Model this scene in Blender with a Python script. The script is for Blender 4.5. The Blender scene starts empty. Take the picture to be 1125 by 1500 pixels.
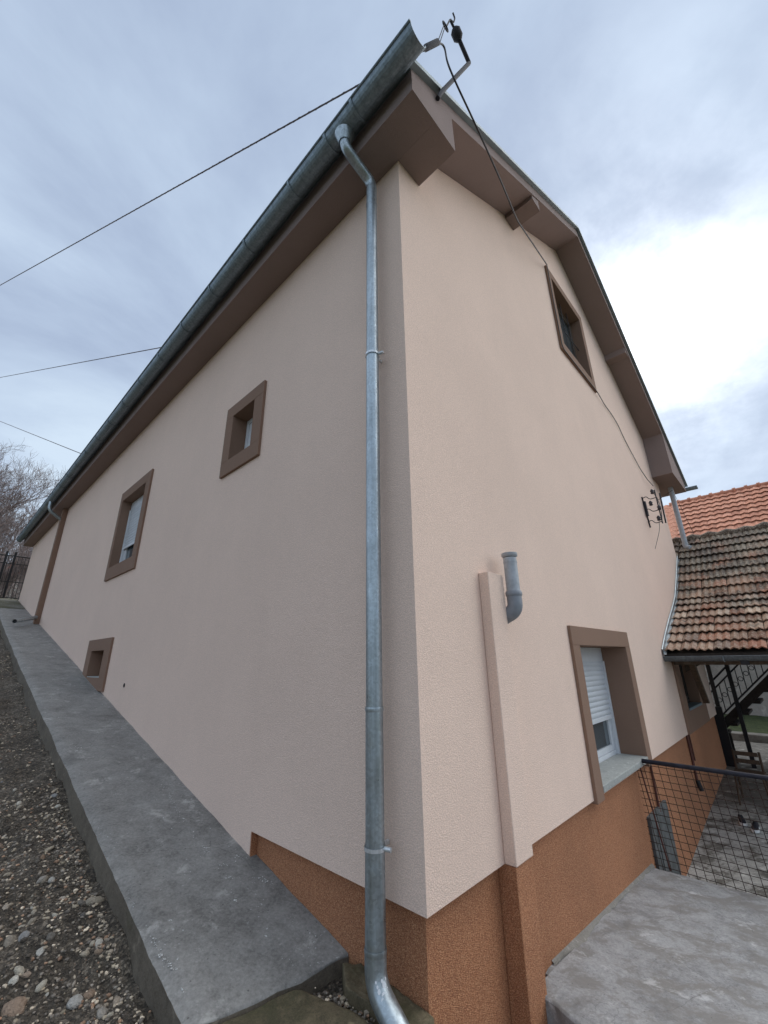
import bpy, bmesh, math, random
from math import radians as R, sin, cos, pi, sqrt
from mathutils import Vector, Matrix, noise
from mathutils.geometry import tessellate_polygon
random.seed(7)
sc = bpy.context.scene
C = bpy.data.collections.new('scene'); sc.collection.children.link(C)

# ------------------------------------------------------------ camera
yaw, pitch, roll = R(46.639), R(19.621), R(-0.825)
fw = Vector((sin(yaw)*cos(pitch), cos(yaw)*cos(pitch), sin(pitch)))
r0 = Vector((cos(yaw), -sin(yaw), 0)); u0 = r0.cross(fw)
rr = r0*cos(roll)+u0*sin(roll); uu = -r0*sin(roll)+u0*cos(roll)
CAM = Vector((-1.9337, -1.5846, 0.0))
cd = bpy.data.cameras.new('camera'); cam = bpy.data.objects.new('camera', cd); C.objects.link(cam)
M = Matrix((rr, uu, -fw)).transposed().to_4x4(); M.translation = CAM
cam.matrix_world = M
cd.sensor_fit = 'VERTICAL'; cd.sensor_height = 36; cd.lens = 607.75/1500*36
cd.clip_start = .05; cd.clip_end = 3000
sc.camera = cam

# ------------------------------------------------------------ sky, sun, exposure
SUN = Vector((0.7992, 0.0584, 0.5982)).normalized()
sun_el = math.asin(SUN.z); sun_az = math.atan2(SUN.x, SUN.y)
W = bpy.data.worlds.new('World'); sc.world = W; W.use_nodes = True
nt = W.node_tree; nt.nodes.clear()
def wn(t, **k):
    n = nt.nodes.new(t)
    for a, b in k.items(): setattr(n, a, b)
    return n
def L(a, b): nt.links.new(a, b)
def wmath(op, a, b=None, clamp=False):
    n = wn('ShaderNodeMath', operation=op); n.use_clamp = clamp
    for i, v in enumerate((a, b)):
        if v is None: continue
        if isinstance(v, (int, float)): n.inputs[i].default_value = v
        else: L(v, n.inputs[i])
    return n.outputs[0]
out = wn('ShaderNodeOutputWorld')
tc = wn('ShaderNodeTexCoord')
sep = wn('ShaderNodeSeparateXYZ'); L(tc.outputs['Generated'], sep.inputs[0])
zz = wmath('ADD', wmath('MAXIMUM', sep.outputs[2], 0.0), .22)
px = wmath('DIVIDE', sep.outputs[0], zz); py = wmath('DIVIDE', sep.outputs[1], zz)
cmb = wn('ShaderNodeCombineXYZ'); L(px, cmb.inputs[0]); L(py, cmb.inputs[1])
mp = wn('ShaderNodeMapping'); L(cmb.outputs[0], mp.inputs[0])
mp.inputs['Rotation'].default_value = (0, 0, R(-25)); mp.inputs['Scale'].default_value = (1.0, 1.25, 1)
mp.inputs['Location'].default_value = (0.3, 1.7, 0)
n1 = wn('ShaderNodeTexNoise'); L(mp.outputs[0], n1.inputs['Vector'])
n1.inputs['Scale'].default_value = 1.0; n1.inputs['Detail'].default_value = 7; n1.inputs['Roughness'].default_value = .56; n1.inputs['Distortion'].default_value = .5
n2 = wn('ShaderNodeTexNoise'); L(cmb.outputs[0], n2.inputs['Vector'])
n2.inputs['Scale'].default_value = .45; n2.inputs['Detail'].default_value = 3
cl = wmath('ADD', wmath('MULTIPLY', n1.outputs[0], .85), wmath('MULTIPLY', n2.outputs[0], .17))
rp = wn('ShaderNodeValToRGB'); L(cl, rp.inputs[0])
e = rp.color_ramp.elements
e[0].position = .40; e[0].color = (.160, .196, .262, 1)
e[1].position = .63; e[1].color = (.258, .308, .365, 1)
x = e.new(.51); x.color = (.204, .248, .314, 1)
# bright patch of thin cloud in front of the sun
dot = wn('ShaderNodeVectorMath', operation='DOT_PRODUCT'); L(tc.outputs['Generated'], dot.inputs[0]); dot.inputs[1].default_value = SUN
d0 = wmath('MAXIMUM', dot.outputs['Value'], 0.0)
lobes = wmath('ADD', wmath('MULTIPLY', wmath('POWER', d0, 13.0), .095), wmath('MULTIPLY', wmath('POWER', d0, 110.0), .62))
n3 = wn('ShaderNodeTexNoise'); L(cmb.outputs[0], n3.inputs['Vector'])
n3.inputs['Scale'].default_value = 3.2; n3.inputs['Detail'].default_value = 7; n3.inputs['Roughness'].default_value = .6
thin = wn('ShaderNodeMapRange', interpolation_type='SMOOTHSTEP'); L(wmath('ADD', wmath('MULTIPLY', n3.outputs[0], .6), wmath('MULTIPLY', cl, .4)), thin.inputs[0])
thin.inputs[1].default_value = .36; thin.inputs[2].default_value = .60; thin.inputs[3].default_value = .35; thin.inputs[4].default_value = 1.5
gl = wmath('MULTIPLY', lobes, thin.outputs[0])
gc = wn('ShaderNodeMix', data_type='RGBA', blend_type='ADD'); gc.inputs[0].default_value = 1
L(rp.outputs[0], gc.inputs[6])
gm = wn('ShaderNodeMix', data_type='RGBA', blend_type='MULTIPLY'); gm.inputs[0].default_value = 1
gm.inputs[6].default_value = (.97, 1.0, 1.0, 1); L(gl, gm.inputs[7]); L(gm.outputs[2], gc.inputs[7])
bg_cloud = wn('ShaderNodeBackground'); L(gc.outputs[2], bg_cloud.inputs[0]); bg_cloud.inputs[1].default_value = 1.0
sky = wn('ShaderNodeTexSky', sky_type='NISHITA'); sky.sun_disc = False
sky.sun_elevation = sun_el; sky.sun_rotation = sun_az
bg_sky = wn('ShaderNodeBackground'); L(sky.outputs[0], bg_sky.inputs[0]); bg_sky.inputs[1].default_value = .08
mx = wn('ShaderNodeMixShader'); mx.inputs[0].default_value = .98
L(bg_sky.outputs[0], mx.inputs[1]); L(bg_cloud.outputs[0], mx.inputs[2]); L(mx.outputs[0], out.inputs[0])

ld = bpy.data.lights.new('sun', 'SUN'); ld.energy = 1.5; ld.angle = R(125); ld.color = (1, .96, .9)
lo = bpy.data.objects.new('sun', ld); C.objects.link(lo); lo.location = (30, 2, 30)
lo.rotation_euler = (-SUN).to_track_quat('-Z', 'Y').to_euler()
sc.view_settings.view_transform = 'Standard'; sc.view_settings.look = 'None'
sc.view_settings.exposure = 1.38; sc.view_settings.gamma = 1; sc.view_settings.use_curve_mapping = False

# ------------------------------------------------------------ materials
def mat(name): 
    m = bpy.data.materials.new(name); m.use_nodes = True
    t = m.node_tree; b = t.nodes['Principled BSDF']
    return m, t, b
def N(t, ty, ins=None, **k):
    n = t.nodes.new(ty)
    for a, b in k.items(): setattr(n, a, b)
    for a, b in (ins or {}).items():
        if hasattr(b, 'node'): t.links.new(b, n.inputs[a])
        else: n.inputs[a].default_value = b
    return n
def mth(t, op, a, b=0.0, clamp=False):
    n = N(t, 'ShaderNodeMath', {0: a, 1: b}, operation=op); n.use_clamp = clamp; return n.outputs[0]
def noi(t, v, s, d=3, r=.5, dist=0): return N(t, 'ShaderNodeTexNoise', {'Vector': v, 'Scale': s, 'Detail': d, 'Roughness': r, 'Distortion': dist}).outputs[0]
def rmp(t, v, stops):
    n = N(t, 'ShaderNodeValToRGB', {0: v}); e = n.color_ramp.elements
    while len(e) < len(stops): e.new(.5)
    for i, (p, c) in enumerate(stops):
        e[i].position = p
        e[i].color = (c, c, c, 1) if isinstance(c, (int, float)) else (*c, 1)
    return n.outputs[0]
def mixc(t, f, a, b, bt='MIX'):
    n = N(t, 'ShaderNodeMix', data_type='RGBA', blend_type=bt)
    for i, v in ((0, f), (6, a), (7, b)):
        if hasattr(v, 'node'): t.links.new(v, n.inputs[i])
        elif isinstance(v, (int, float)): n.inputs[i].default_value = v if i == 0 else (v, v, v, 1)
        else: n.inputs[i].default_value = (*v, 1)
    return n.outputs[2]
def bump(t, b, h, dist, strength=1.0):
    n = N(t, 'ShaderNodeBump', {'Height': h, 'Distance': dist, 'Strength': strength}); t.links.new(n.outputs[0], b.inputs['Normal']); return n
def oc(t): return N(t, 'ShaderNodeTexCoord').outputs['Object']
def setin(b, **k):
    for a, v in k.items(): b.inputs[a.replace('_', ' ')].default_value = v

def skew(t, v): return N(t, 'ShaderNodeMapping', {'Vector': v, 'Rotation': (.61, .37, .83), 'Location': (3.13, 7.71, 1.37)}).outputs[0]
def stucco(name, col, gs, contrast, bd, rough=.92, big=.07):
    m, t, b = mat(name); v = oc(t); vk = skew(t, v)
    f = noi(t, vk, gs*.7, 5, .75)
    vor = N(t, 'ShaderNodeTexVoronoi', {'Vector': vk, 'Scale': gs*1.15})
    g = mth(t, 'ADD', mth(t, 'MULTIPLY', f, .6), mth(t, 'MULTIPLY', vor.outputs['Distance'], .55))
    fac = rmp(t, g, [(.2, 1-contrast), (.75, 1+contrast)])
    bigf = rmp(t, noi(t, vk, .8, 5, .62), [(.3, 1-big), (.7, 1+big)])
    # faint vertical weather streaks and trowel waves
    mpv = N(t, 'ShaderNodeMapping', {'Vector': v, 'Scale': (5, 5, .35)}).outputs[0]
    st = rmp(t, noi(t, mpv, 1.0, 4, .6), [(.35, 1-big*.2), (.7, 1+big*.15)])
    c = mixc(t, 1.0, col, fac, 'MULTIPLY'); c = mixc(t, 1.0, c, bigf, 'MULTIPLY'); c = mixc(t, 1.0, c, st, 'MULTIPLY')
    t.links.new(c, b.inputs['Base Color']); setin(b, Roughness=rough)
    b.inputs['Specular IOR Level'].default_value = .25
    h = mth(t, 'ADD', g, mth(t, 'MULTIPLY', noi(t, vk, 5, 3), .7))
    bump(t, b, h, bd, .8)
    return m
M_pink = stucco('pink_render', (.80, .612, .503), 120, .14, .004, big=.035)
M_trim = stucco('brown_trim_render', (.265, .168, .12), 170, .10, .003, big=.05)
M_soffit = stucco('brown_soffit_render', (.28, .215, .195), 150, .08, .003, big=.06)

m, t, b = mat('mosaic_base_render'); v = skew(t, oc(t))
vor = N(t, 'ShaderNodeTexVoronoi', {'Vector': v, 'Scale': 270.0})
sepc = N(t, 'ShaderNodeSeparateColor', {0: vor.outputs['Color']})
cc = rmp(t, sepc.outputs[0], [(0, (.27, .10, .048)), (.4, (.45, .18, .080)), (.75, (.54, .24, .115)), (1, (.68, .37, .19))])
bg = rmp(t, noi(t, v, 1.1, 5, .6), [(.3, .86), (.7, 1.12)])
cc = mixc(t, 1.0, cc, bg, 'MULTIPLY')
# damp dirty foot of the wall
geo = N(t, 'ShaderNodeSeparateXYZ', {0: v})
t.links.new(cc, b.inputs['Base Color']); setin(b, Roughness=.7)
bump(t, b, mth(t, 'ADD', vor.outputs['Distance'], noi(t, v, 80, 2)), .005, .8)
M_base = m

def concrete(name, lo_, hi, sc_=1.0, rough=.75, specks=True, moss=0.0, streak=None, porch_shade=False, cracks=0):
    m, t, b = mat(name); v = skew(t, oc(t))
    n1 = noi(t, v, 1.6*sc_, 9, .7, .2); n2 = noi(t, v, 8*sc_, 9, .78, .3); n3 = noi(t, v, 55*sc_, 6, .75)
    s = mth(t, 'ADD', mth(t, 'MULTIPLY', n1, .30), mth(t, 'ADD', mth(t, 'MULTIPLY', n2, .35), mth(t, 'MULTIPLY', n3, .37)))
    mid = tuple((a+c)/2 for a, c in zip(lo_, hi))
    c = rmp(t, s, [(.40, lo_), (.5, mid), (.62, hi)])
    if streak:
        mpv = N(t, 'ShaderNodeMapping', {'Vector': v, 'Scale': streak[1], 'Rotation': (0, 0, streak[2])}).outputs[0]
        sf = rmp(t, noi(t, mpv, 1.0, 7, .7, .3), [(.47, 0.0), (.58, .9)])
        c = mixc(t, sf, c, streak[0])
    if porch_shade:   # shade of the porch roof painted into the ground colour
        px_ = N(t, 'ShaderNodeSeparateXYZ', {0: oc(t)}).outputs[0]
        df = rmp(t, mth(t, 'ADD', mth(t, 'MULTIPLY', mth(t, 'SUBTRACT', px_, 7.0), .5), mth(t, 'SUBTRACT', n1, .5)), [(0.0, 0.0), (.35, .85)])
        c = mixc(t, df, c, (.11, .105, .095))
    # pale lime blotches
    bl = rmp(t, noi(t, v, 4.1*sc_, 9, .74, .2), [(.57, 0.0), (.66, .6)])
    c = mixc(t, bl, c, tuple(min(1, h*1.5) for h in hi))
    # dark pits
    pv = N(t, 'ShaderNodeTexVoronoi', {'Vector': v, 'Scale': 26.0*sc_}); 
    pit = mth(t, 'MULTIPLY', mth(t, 'LESS_THAN', pv.outputs['Distance'], .12), mth(t, 'GREATER_THAN', N(t, 'ShaderNodeSeparateColor', {0: pv.outputs['Color']}).outputs[0], .7))
    c = mixc(t, mth(t, 'MULTIPLY', pit, .6), c, tuple(l*.4 for l in lo_))
    if cracks:  # hairline shrinkage cracks and old trowel lines
        wv_ = N(t, 'ShaderNodeMix', {6: v, 7: N(t, 'ShaderNodeTexNoise', {'Vector': v, 'Scale': 3.0, 'Detail': 5.0}).outputs['Color'], 0: .12}, data_type='RGBA').outputs[2]
        ve = N(t, 'ShaderNodeTexVoronoi', {'Vector': wv_, 'Scale': 1.9}, feature='DISTANCE_TO_EDGE').outputs['Distance']
        ck = mth(t, 'MULTIPLY', mth(t, 'LESS_THAN', ve, .004), mth(t, 'GREATER_THAN', noi(t, v, 1.9, 4, .6), .53))
        c = mixc(t, mth(t, 'MULTIPLY', ck, .7*cracks), c, tuple(l*.35 for l in lo_))
    # damp darker stains
    ds = rmp(t, noi(t, v, 2.4*sc_, 9, .72, .4), [(.54, 0.0), (.66, .42)])
    c = mixc(t, ds, c, tuple(l*.62 for l in lo_))
    if specks:  # drops of white plaster
        w = mth(t, 'MULTIPLY', mth(t, 'GREATER_THAN', noi(t, v, 42, 4, .7), .66), mth(t, 'GREATER_THAN', noi(t, v, 2.3, 3, .6), .53))
        c = mixc(t, mth(t, 'MULTIPLY', w, .8), c, (.62, .63, .62))
    if moss:
        mf = rmp(t, noi(t, v, 3, 9, .75, .3), [(.60-moss, 0.0), (.78-moss*.7, .9)])
        c = mixc(t, mf, c, (.040, .042, .014))
    t.links.new(c, b.inputs['Base Color'])
    rf = rmp(t, n1, [(.35, rough-.2), (.65, rough+.1)]); t.links.new(rf, b.inputs['Roughness'])
    bump(t, b, mth(t, 'ADD', mth(t, 'MULTIPLY', n3, .4), mth(t, 'ADD', n2, mth(t, 'MULTIPLY', n1, 1.5))), .012, .6)
    return m
M_path = concrete('grey_path_concrete', (.125, .120, .110), (.36, .345, .32), cracks=.45)
M_slab = concrete('pale_slab_concrete', (.20, .20, .20), (.47, .47, .465), 1.1, rough=.9, specks=False, cracks=.35, streak=((.25, .238, .22), (4.1, 5.2, 4), R(40)))
M_moss = concrete('mossy_concrete', (.045, .036, .018), (.21, .165, .095), 2.2, rough=.85, specks=False, moss=.17)
M_kerb = concrete('dirty_kerb_concrete', (.085, .068, .048), (.22, .185, .14), 2.0, specks=False, moss=.03)
M_yard = concrete('yard_concrete', (.33, .32, .29), (.68, .665, .61), .8, rough=.8, specks=False, streak=((.10, .092, .072), (3.5, 5.5, 4), R(-28)), porch_shade=True)
M_house_grey = concrete('grey_house_render', (.26, .25, .23), (.40, .39, .36), .5, specks=False)
M_sill = concrete('sill_concrete', (.30, .31, .29), (.5, .51, .48), 5, specks=False)
M_mortar = concrete('wall_foot_mortar', (.17, .155, .13), (.32, .30, .265), 5, specks=False)

def simple(name, col, rough=.5, metal=0.0, var=.12, vs=8.0, bd=0.0, random_obj=0.0):
    m, t, b = mat(name); v = oc(t)
    f = rmp(t, noi(t, v, vs, 5, .6), [(.3, 1-var), (.7, 1+var)])
    c = mixc(t, 1.0, col, f, 'MULTIPLY')
    if random_obj:
        oi = N(t, 'ShaderNodeObjectInfo').outputs['Random']
        c = mixc(t, 1.0, c, rmp(t, oi, [(0, 1-random_obj), (1, 1+random_obj)]), 'MULTIPLY')
    t.links.new(c, b.inputs['Base Color']); setin(b, Roughness=rough, Metallic=metal)
    if bd: bump(t, b, noi(t, v, vs*5, 3), bd, .6)
    return m
# galvanised sheet with spangle, streaks and dull patches
def zinc(name, col, rough, metal):
    m, t, b = mat(name); v = oc(t)
    vor = N(t, 'ShaderNodeTexVoronoi', {'Vector': v, 'Scale': 70.0})
    sp = rmp(t, N(t, 'ShaderNodeSeparateColor', {0: vor.outputs['Color']}).outputs[0], [(0, .88), (1, 1.12)])
    mpv = N(t, 'ShaderNodeMapping', {'Vector': v, 'Scale': (28, 28, 1.1)}).outputs[0]
    st = rmp(t, noi(t, mpv, 1.0, 5, .65), [(.3, .74), (.7, 1.2)])
    c = mixc(t, 1.0, mixc(t, 1.0, col, sp, 'MULTIPLY'), st, 'MULTIPLY')
    dirt = rmp(t, noi(t, v, 3.5, 5, .65), [(.5, 0.0), (.75, .55)])
    c = mixc(t, dirt, c, tuple(k*.55 for k in col))
    t.links.new(c, b.inputs['Base Color'])
    t.links.new(rmp(t, noi(t, v, 12, 4, .6), [(.3, rough-.1), (.7, rough+.14)]), b.inputs['Roughness']); setin(b, Metallic=metal)
    bump(t, b, noi(t, v, 7, 2), .004, .5)
    return m
M_zinc = zinc('galvanised_pipe', (.45, .51, .54), .36, .8)
M_gutter = zinc('weathered_gutter_zinc', (.26, .32, .36), .5, .5)
M_gutter_dark = zinc('dark_old_gutter', (.13, .145, .155), .5, .4)
M_clamp = zinc('bright_clamp_steel', (.75, .78, .80), .35, .6)
M_flash = zinc('flashing_sheet', (.42, .46, .48), .4, .75)
M_drip = simple('roof_edge_sheet', (.26, .31, .32), .5, .4)
M_pvc = simple('grey_plastic_pipe', (.40, .43, .46), .45, 0, .18, 22)
M_pvc_dark = simple('dark_grey_plastic_elbow', (.25, .27, .30), .45, 0, .10, 22)
M_white = simple('white_pvc', (.72, .74, .76), .35, 0, .04)
M_slat = simple('shutter_slat', (.62, .65, .68), .4, 0, .05, 5, random_obj=.03)
M_black = simple('black_paint', (.012, .012, .014), .5, .2, .3)
M_rail = simple('dark_blue_black_rail_paint', (.022, .023, .035), .38, .4, .4, 14)
M_wire = simple('rusty_wire', (.045, .026, .02), .7, .3, .5, 30)
M_rust = simple('red_brown_pipe_paint', (.10, .032, .022), .6, 0, .3, 20)
M_brkt = simple('dark_bracket_steel', (.022, .021, .028), .7, .0, .3, 30)
M_cable = simple('black_cable', (.03, .03, .034), .6)
M_cable_b = simple('brown_grey_cable', (.16, .13, .135), .65)
M_porc = simple('dark_glazed_insulator', (.035, .03, .035), .2)
M_wood = simple('worn_wood', (.085, .052, .03), .7, 0, .35, 25)
M_darkwood = simple('dark_stained_wood', (.035, .026, .02), .8, 0, .35, 15)
M_beam = simple('brown_beam', (.12, .085, .06), .8, 0, .3, 15)
M_bark = simple('tree_bark', (.22, .18, .172), .9, 0, .3, 10)
M_rag = simple('white_curtain', (.6, .62, .64), .9)
M_shoe = simple('black_shoe_cloth', (.014, .015, .022), .8)
M_sole = simple('white_rubber_sole', (.8, .8, .78), .6)
M_redroof = simple('far_red_roof', (.28, .10, .06), .8, 0, .25, 2)
M_hatch = simple('dark_cement_patch', (.095, .10, .098), .85, 0, .4, 9)
M_bluesill = simple('blue_grey_sill', (.16, .22, .25), .5)

m, t, b = mat('window_glass')
setin(b, Roughness=.04); b.inputs['Base Color'].default_value = (.07, .09, .10, 1); b.inputs['Specular IOR Level'].default_value = .9
bump(t, b, noi(t, oc(t), 3, 2), .004, .3)
M_glass = m

# clay tiles: tint per tile from its own random, moss and lichen over the roof
def tilemat(name, stops, lich, mossy):
    m, t, b = mat(name)
    geo = N(t, 'ShaderNodeNewGeometry').outputs['Position']
    oi = N(t, 'ShaderNodeObjectInfo').outputs['Random']
    c = rmp(t, oi, stops)
    sp = N(t, 'ShaderNodeSeparateXYZ', {0: geo})
    n = noi(t, geo, 14, 6, .7)
    c = mixc(t, 1.0, c, rmp(t, n, [(.3, .6), (.7, 1.3)]), 'MULTIPLY')
    if mossy:
        mm = mth(t, 'ADD', noi(t, geo, 1.7, 6, .7), mth(t, 'MULTIPLY', mth(t, 'SUBTRACT', sp.outputs[0], 8.0), .055))
        mm = mth(t, 'ADD', mm, mth(t, 'MULTIPLY', mth(t, 'SUBTRACT', n, .5), .5))
        c = mixc(t, rmp(t, mm, [(.47, 0.0), (.6, .88)]), c, (.05, .045, .037))
        l = rmp(t, mth(t, 'ADD', noi(t, geo, 30, 4, .7), mth(t, 'MULTIPLY', noi(t, geo, 2.0, 3), .35)), [(.66, 0.0), (.78, lich)])
        c = mixc(t, l, c, (.45, .38, .28))
    t.links.new(c, b.inputs['Base Color']); setin(b, Roughness=.8)
    bump(t, b, n, .01, .6)
    return m
M_oldtile = tilemat('old_clay_tile', [(0, (.16, .075, .042)), (.2, (.38, .16, .095)), (.45, (.27, .165, .11)), (.7, (.44, .27, .185)), (.88, (.20, .125, .095)), (1, (.56, .42, .31))], .6, True)
M_newtile = tilemat('new_orange_tile', [(0, (.50, .21, .13)), (.5, (.62, .27, .165)), (1, (.72, .34, .22))], 0, False)

# ground materials
m, t, b = mat('dirt_and_grit'); v = oc(t)
n1 = noi(t, v, 2.5, 7, .7); n2 = noi(t, v, 30, 6, .75); vor = N(t, 'ShaderNodeTexVoronoi', {'Vector': v, 'Scale': 75.0})
c = rmp(t, mth(t, 'ADD', mth(t, 'MULTIPLY', n1, .45), mth(t, 'MULTIPLY', n2, .55)), [(.36, (.028, .021, .015)), (.5, (.10, .080, .058)), (.68, (.27, .23, .18))])
gr = rmp(t, N(t, 'ShaderNodeSeparateColor', {0: vor.outputs['Color']}).outputs[0], [(0, .45), (.7, 1.1), (1, 2.2)])
c = mixc(t, 1.0, c, gr, 'MULTIPLY')
t.links.new(c, b.inputs['Base Color']); setin(b, Roughness=.85)
bump(t, b, mth(t, 'ADD', mth(t, 'MULTIPLY', vor.outputs['Distance'], .6), n2), .02, 1.0)
M_dirt = m
m, t, b = mat('mixed_stone')
at = N(t, 'ShaderNodeAttribute', attribute_name='tint').outputs['Color']
c = mixc(t, 1.0, at, rmp(t, noi(t, oc(t), 90, 4, .6), [(.3, .7), (.7, 1.2)]), 'MULTIPLY')
t.links.new(c, b.inputs['Base Color']); setin(b, Roughness=.7); M_stone = m
m, t, b = mat('single_stone')
oi = N(t, 'ShaderNodeObjectInfo').outputs['Random']
c = rmp(t, oi, [(0, (.13, .12, .11)), (.15, (.42, .35, .26)), (.35, (.60, .54, .43)), (.5, (.30, .19, .12)), (.65, (.68, .63, .53)), (.8, (.32, .31, .30)), (1, (.50, .41, .29))])
c = mixc(t, 1.0, c, rmp(t, noi(t, oc(t), 3, 4, .6), [(.3, .72), (.7, 1.2)]), 'MULTIPLY')
t.links.new(c, b.inputs['Base Color']); setin(b, Roughness=.7); bump(t, b, noi(t, oc(t), 5, 4), .05, .5); M_pebble = m
m, t, b = mat('grass_ground'); v = oc(t)
c = rmp(t, noi(t, v, 6, 6, .7), [(.3, (.022, .036, .012)), (.7, (.075, .10, .03))])
t.links.new(c, b.inputs['Base Color']); setin(b, Roughness=.9); bump(t, b, noi(t, v, 30, 5, .7), .05, 1.0)
M_grass = m
m, t, b = mat('sparse_grass_verge'); v = oc(t)
c = mixc(t, rmp(t, noi(t, v, 1.3, 6, .7), [(.42, 0.0), (.6, 1.0)]), (.115, .112, .062), (.20, .19, .155))
t.links.new(mixc(t, 1.0, c, rmp(t, noi(t, v, 25, 5, .7), [(.3, .6), (.7, 1.4)]), 'MULTIPLY'), b.inputs['Base Color']); setin(b, Roughness=.9); bump(t, b, noi(t, v, 30, 5, .7), .04, 1.0)
M_verge = m

# ------------------------------------------------------------ mesh helpers
class MB:
    def __init__(s): s.v = []; s.f = []; s.sm = []
    def add(s, vs, fs, smooth=False):
        o = len(s.v); s.v += [tuple(p) for p in vs]
        for f in fs: s.f.append(tuple(i+o for i in f)); s.sm.append(smooth)
        return s
    def box(s, x0, x1, y0, y1, z0, z1):
        return s.add([(x0,y0,z0),(x1,y0,z0),(x1,y1,z0),(x0,y1,z0),(x0,y0,z1),(x1,y0,z1),(x1,y1,z1),(x0,y1,z1)],
              [(0,3,2,1),(4,5,6,7),(0,1,5,4),(1,2,6,5),(2,3,7,6),(3,0,4,7)])
    def prism(s, poly, d):      # poly: list of 3-D points (planar), d: extrusion vector
        n = len(poly); d = Vector(d); p = [Vector(q) for q in poly]
        s.add(p+[q+d for q in p], [tuple(range(n-1, -1, -1)), tuple(range(n, 2*n))]+[(i, (i+1) % n, n+(i+1) % n, n+i) for i in range(n)])
        return s
    def tube(s, pts, rad, seg=12, caps=True):
        pts = [Vector(p) for p in pts]; n = len(pts)
        rads = rad if isinstance(rad, (list, tuple)) else [rad]*n
        tan = [((pts[min(i+1, n-1)]-pts[i]).normalized()+(pts[i]-pts[max(i-1, 0)]).normalized()).normalized() for i in range(n)]
        up = Vector((0, 0, 1)) if abs(tan[0].z) < .9 else Vector((0, 1, 0))
        a = tan[0].cross(up).normalized(); vs = []; fs = []
        for i in range(n):
            a = (a-tan[i]*a.dot(tan[i])).normalized(); bb = tan[i].cross(a)
            for k in range(seg):
                w = 2*pi*k/seg; vs.append(pts[i]+(a*cos(w)+bb*sin(w))*rads[i])
        for i in range(n-1):
            for k in range(seg):
                k2 = (k+1) % seg; fs.append((i*seg+k, i*seg+k2, (i+1)*seg+k2, (i+1)*seg+k))
        s.add(vs, fs, seg > 4)
        if caps:
            s.add(vs[:seg], [tuple(range(seg-1, -1, -1))]); s.add(vs[-seg:], [tuple(range(seg))])
        return s
    def obj(s, name, m, parent=None, label=None, bevel=0):
        me = bpy.data.meshes.new(name); me.from_pydata(s.v, [], s.f); me.validate()
        if len(me.polygons) == len(s.sm): me.polygons.foreach_set('use_smooth', s.sm)
        me.materials.append(m); me.update()
        o = bpy.data.objects.new(name, me); C.objects.link(o)
        if parent: adopt(o, parent)
        if label: o['label'] = label
        if bevel:
            bv = o.modifiers.new('bevel', 'BEVEL'); bv.width = bevel; bv.segments = 2; bv.limit_method = 'ANGLE'
        return o
def wloc(o):
    v = o.location.copy()
    while o.parent: o = o.parent; v += o.location if o.type == 'EMPTY' else Vector()
    return v
def adopt(o, parent):
    o.parent = parent
    base = parent
    while base.parent: base = base.parent
    if base.type == 'EMPTY' and parent is base: o.matrix_parent_inverse = Matrix.Translation(-base.location)
def thing(name, label, cat, loc=(0,0,0), group=None):
    o = bpy.data.objects.new(name, None); C.objects.link(o); o.location = loc; o.empty_display_size = .2
    o['label'] = label; o['category'] = cat
    if group: o['group'] = group
    return o
def tag(o, label, cat, group=None):
    o['label'] = label; o['category'] = cat
    if group: o['group'] = group
    return o
def struct(o): o['kind'] = 'structure'; return o
def arc(c, a0, a1, r, n, ax1, ax2):
    c = Vector(c); ax1 = Vector(ax1); ax2 = Vector(ax2)
    return [c+ax1*(r*cos(a0+(a1-a0)*i/n))+ax2*(r*sin(a0+(a1-a0)*i/n)) for i in range(n+1)]
def bend(pts, rad, n=6):   # polyline with rounded corners
    pts = [Vector(p) for p in pts]; o = [pts[0]]
    for i in range(1, len(pts)-1):
        a, b, c = pts[i-1], pts[i], pts[i+1]
        r = min(rad, (a-b).length*.49, (c-b).length*.49)
        p, q = b+(a-b).normalized()*r, b+(c-b).normalized()*r
        for k in range(n+1):
            w = k/n; o.append(p*(1-w)**2+b*2*w*(1-w)+q*w*w)
    return o+[pts[-1]]

# ------------------------------------------------------------ the setting
def zpath(y):   # height of the path along the long wall
    return -1.63+.205*y
def fbm(x, y, z=0, o=4): return noise.fractal(Vector((x, y, z)), 1.0, 2.0, o)
def grid(name, m, xs, ys, zf, kind='structure', skirt=None):
    mb = MB(); vs = [(x, y, zf(x, y)) for y in ys for x in xs]; w = len(xs)
    fs = [(j*w+i, j*w+i+1, (j+1)*w+i+1, (j+1)*w+i) for j in range(len(ys)-1) for i in range(w-1)]
    mb.add(vs, fs, True); o = mb.obj(name, m); o['kind'] = kind; return o
def lin(a, b, n): return [a+(b-a)*i/n for i in range(n+1)]
def warp(a, b, n, p): return [a+(b-a)*(i/n)**p for i in range(n+1)]

def zland(x, y):
    if y > 20: z = 2.35+.05*(y-20)
    else: z = zpath(y)-.30 if y > .2 else -1.9
    if x > -.2: z = -3.0 if y < 26 else z
    return z-.1
# far terrain: one sheet reaching the horizon, below everything nearby
def zfar(x, y):
    if x > 2:
        h = -3.2+ (max(0, min(1, (y-26)/30)))*3.0
    else:
        h = -3.2+max(0, min(1, (y-12)/8))*5.3+max(0, min(40, y-30))*.06
    return h + (0 if abs(x)+abs(y) < 60 else 1.5*fbm(x*.01, y*.01))
xs = [-900,-400,-200,-100,-60,-40,-30,-20,-12,-8,-5,-3,-1,0,1.9,2.1,5,10,20,40,80,150,300,900]
ys = [-900,-400,-200,-100,-50,-25,-12,-6,-3,0,4,8,12,14,16,18,20,24,28,32,40,56,80,150,300,900]
grid('ground', M_grass, xs, ys, zfar)

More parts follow.
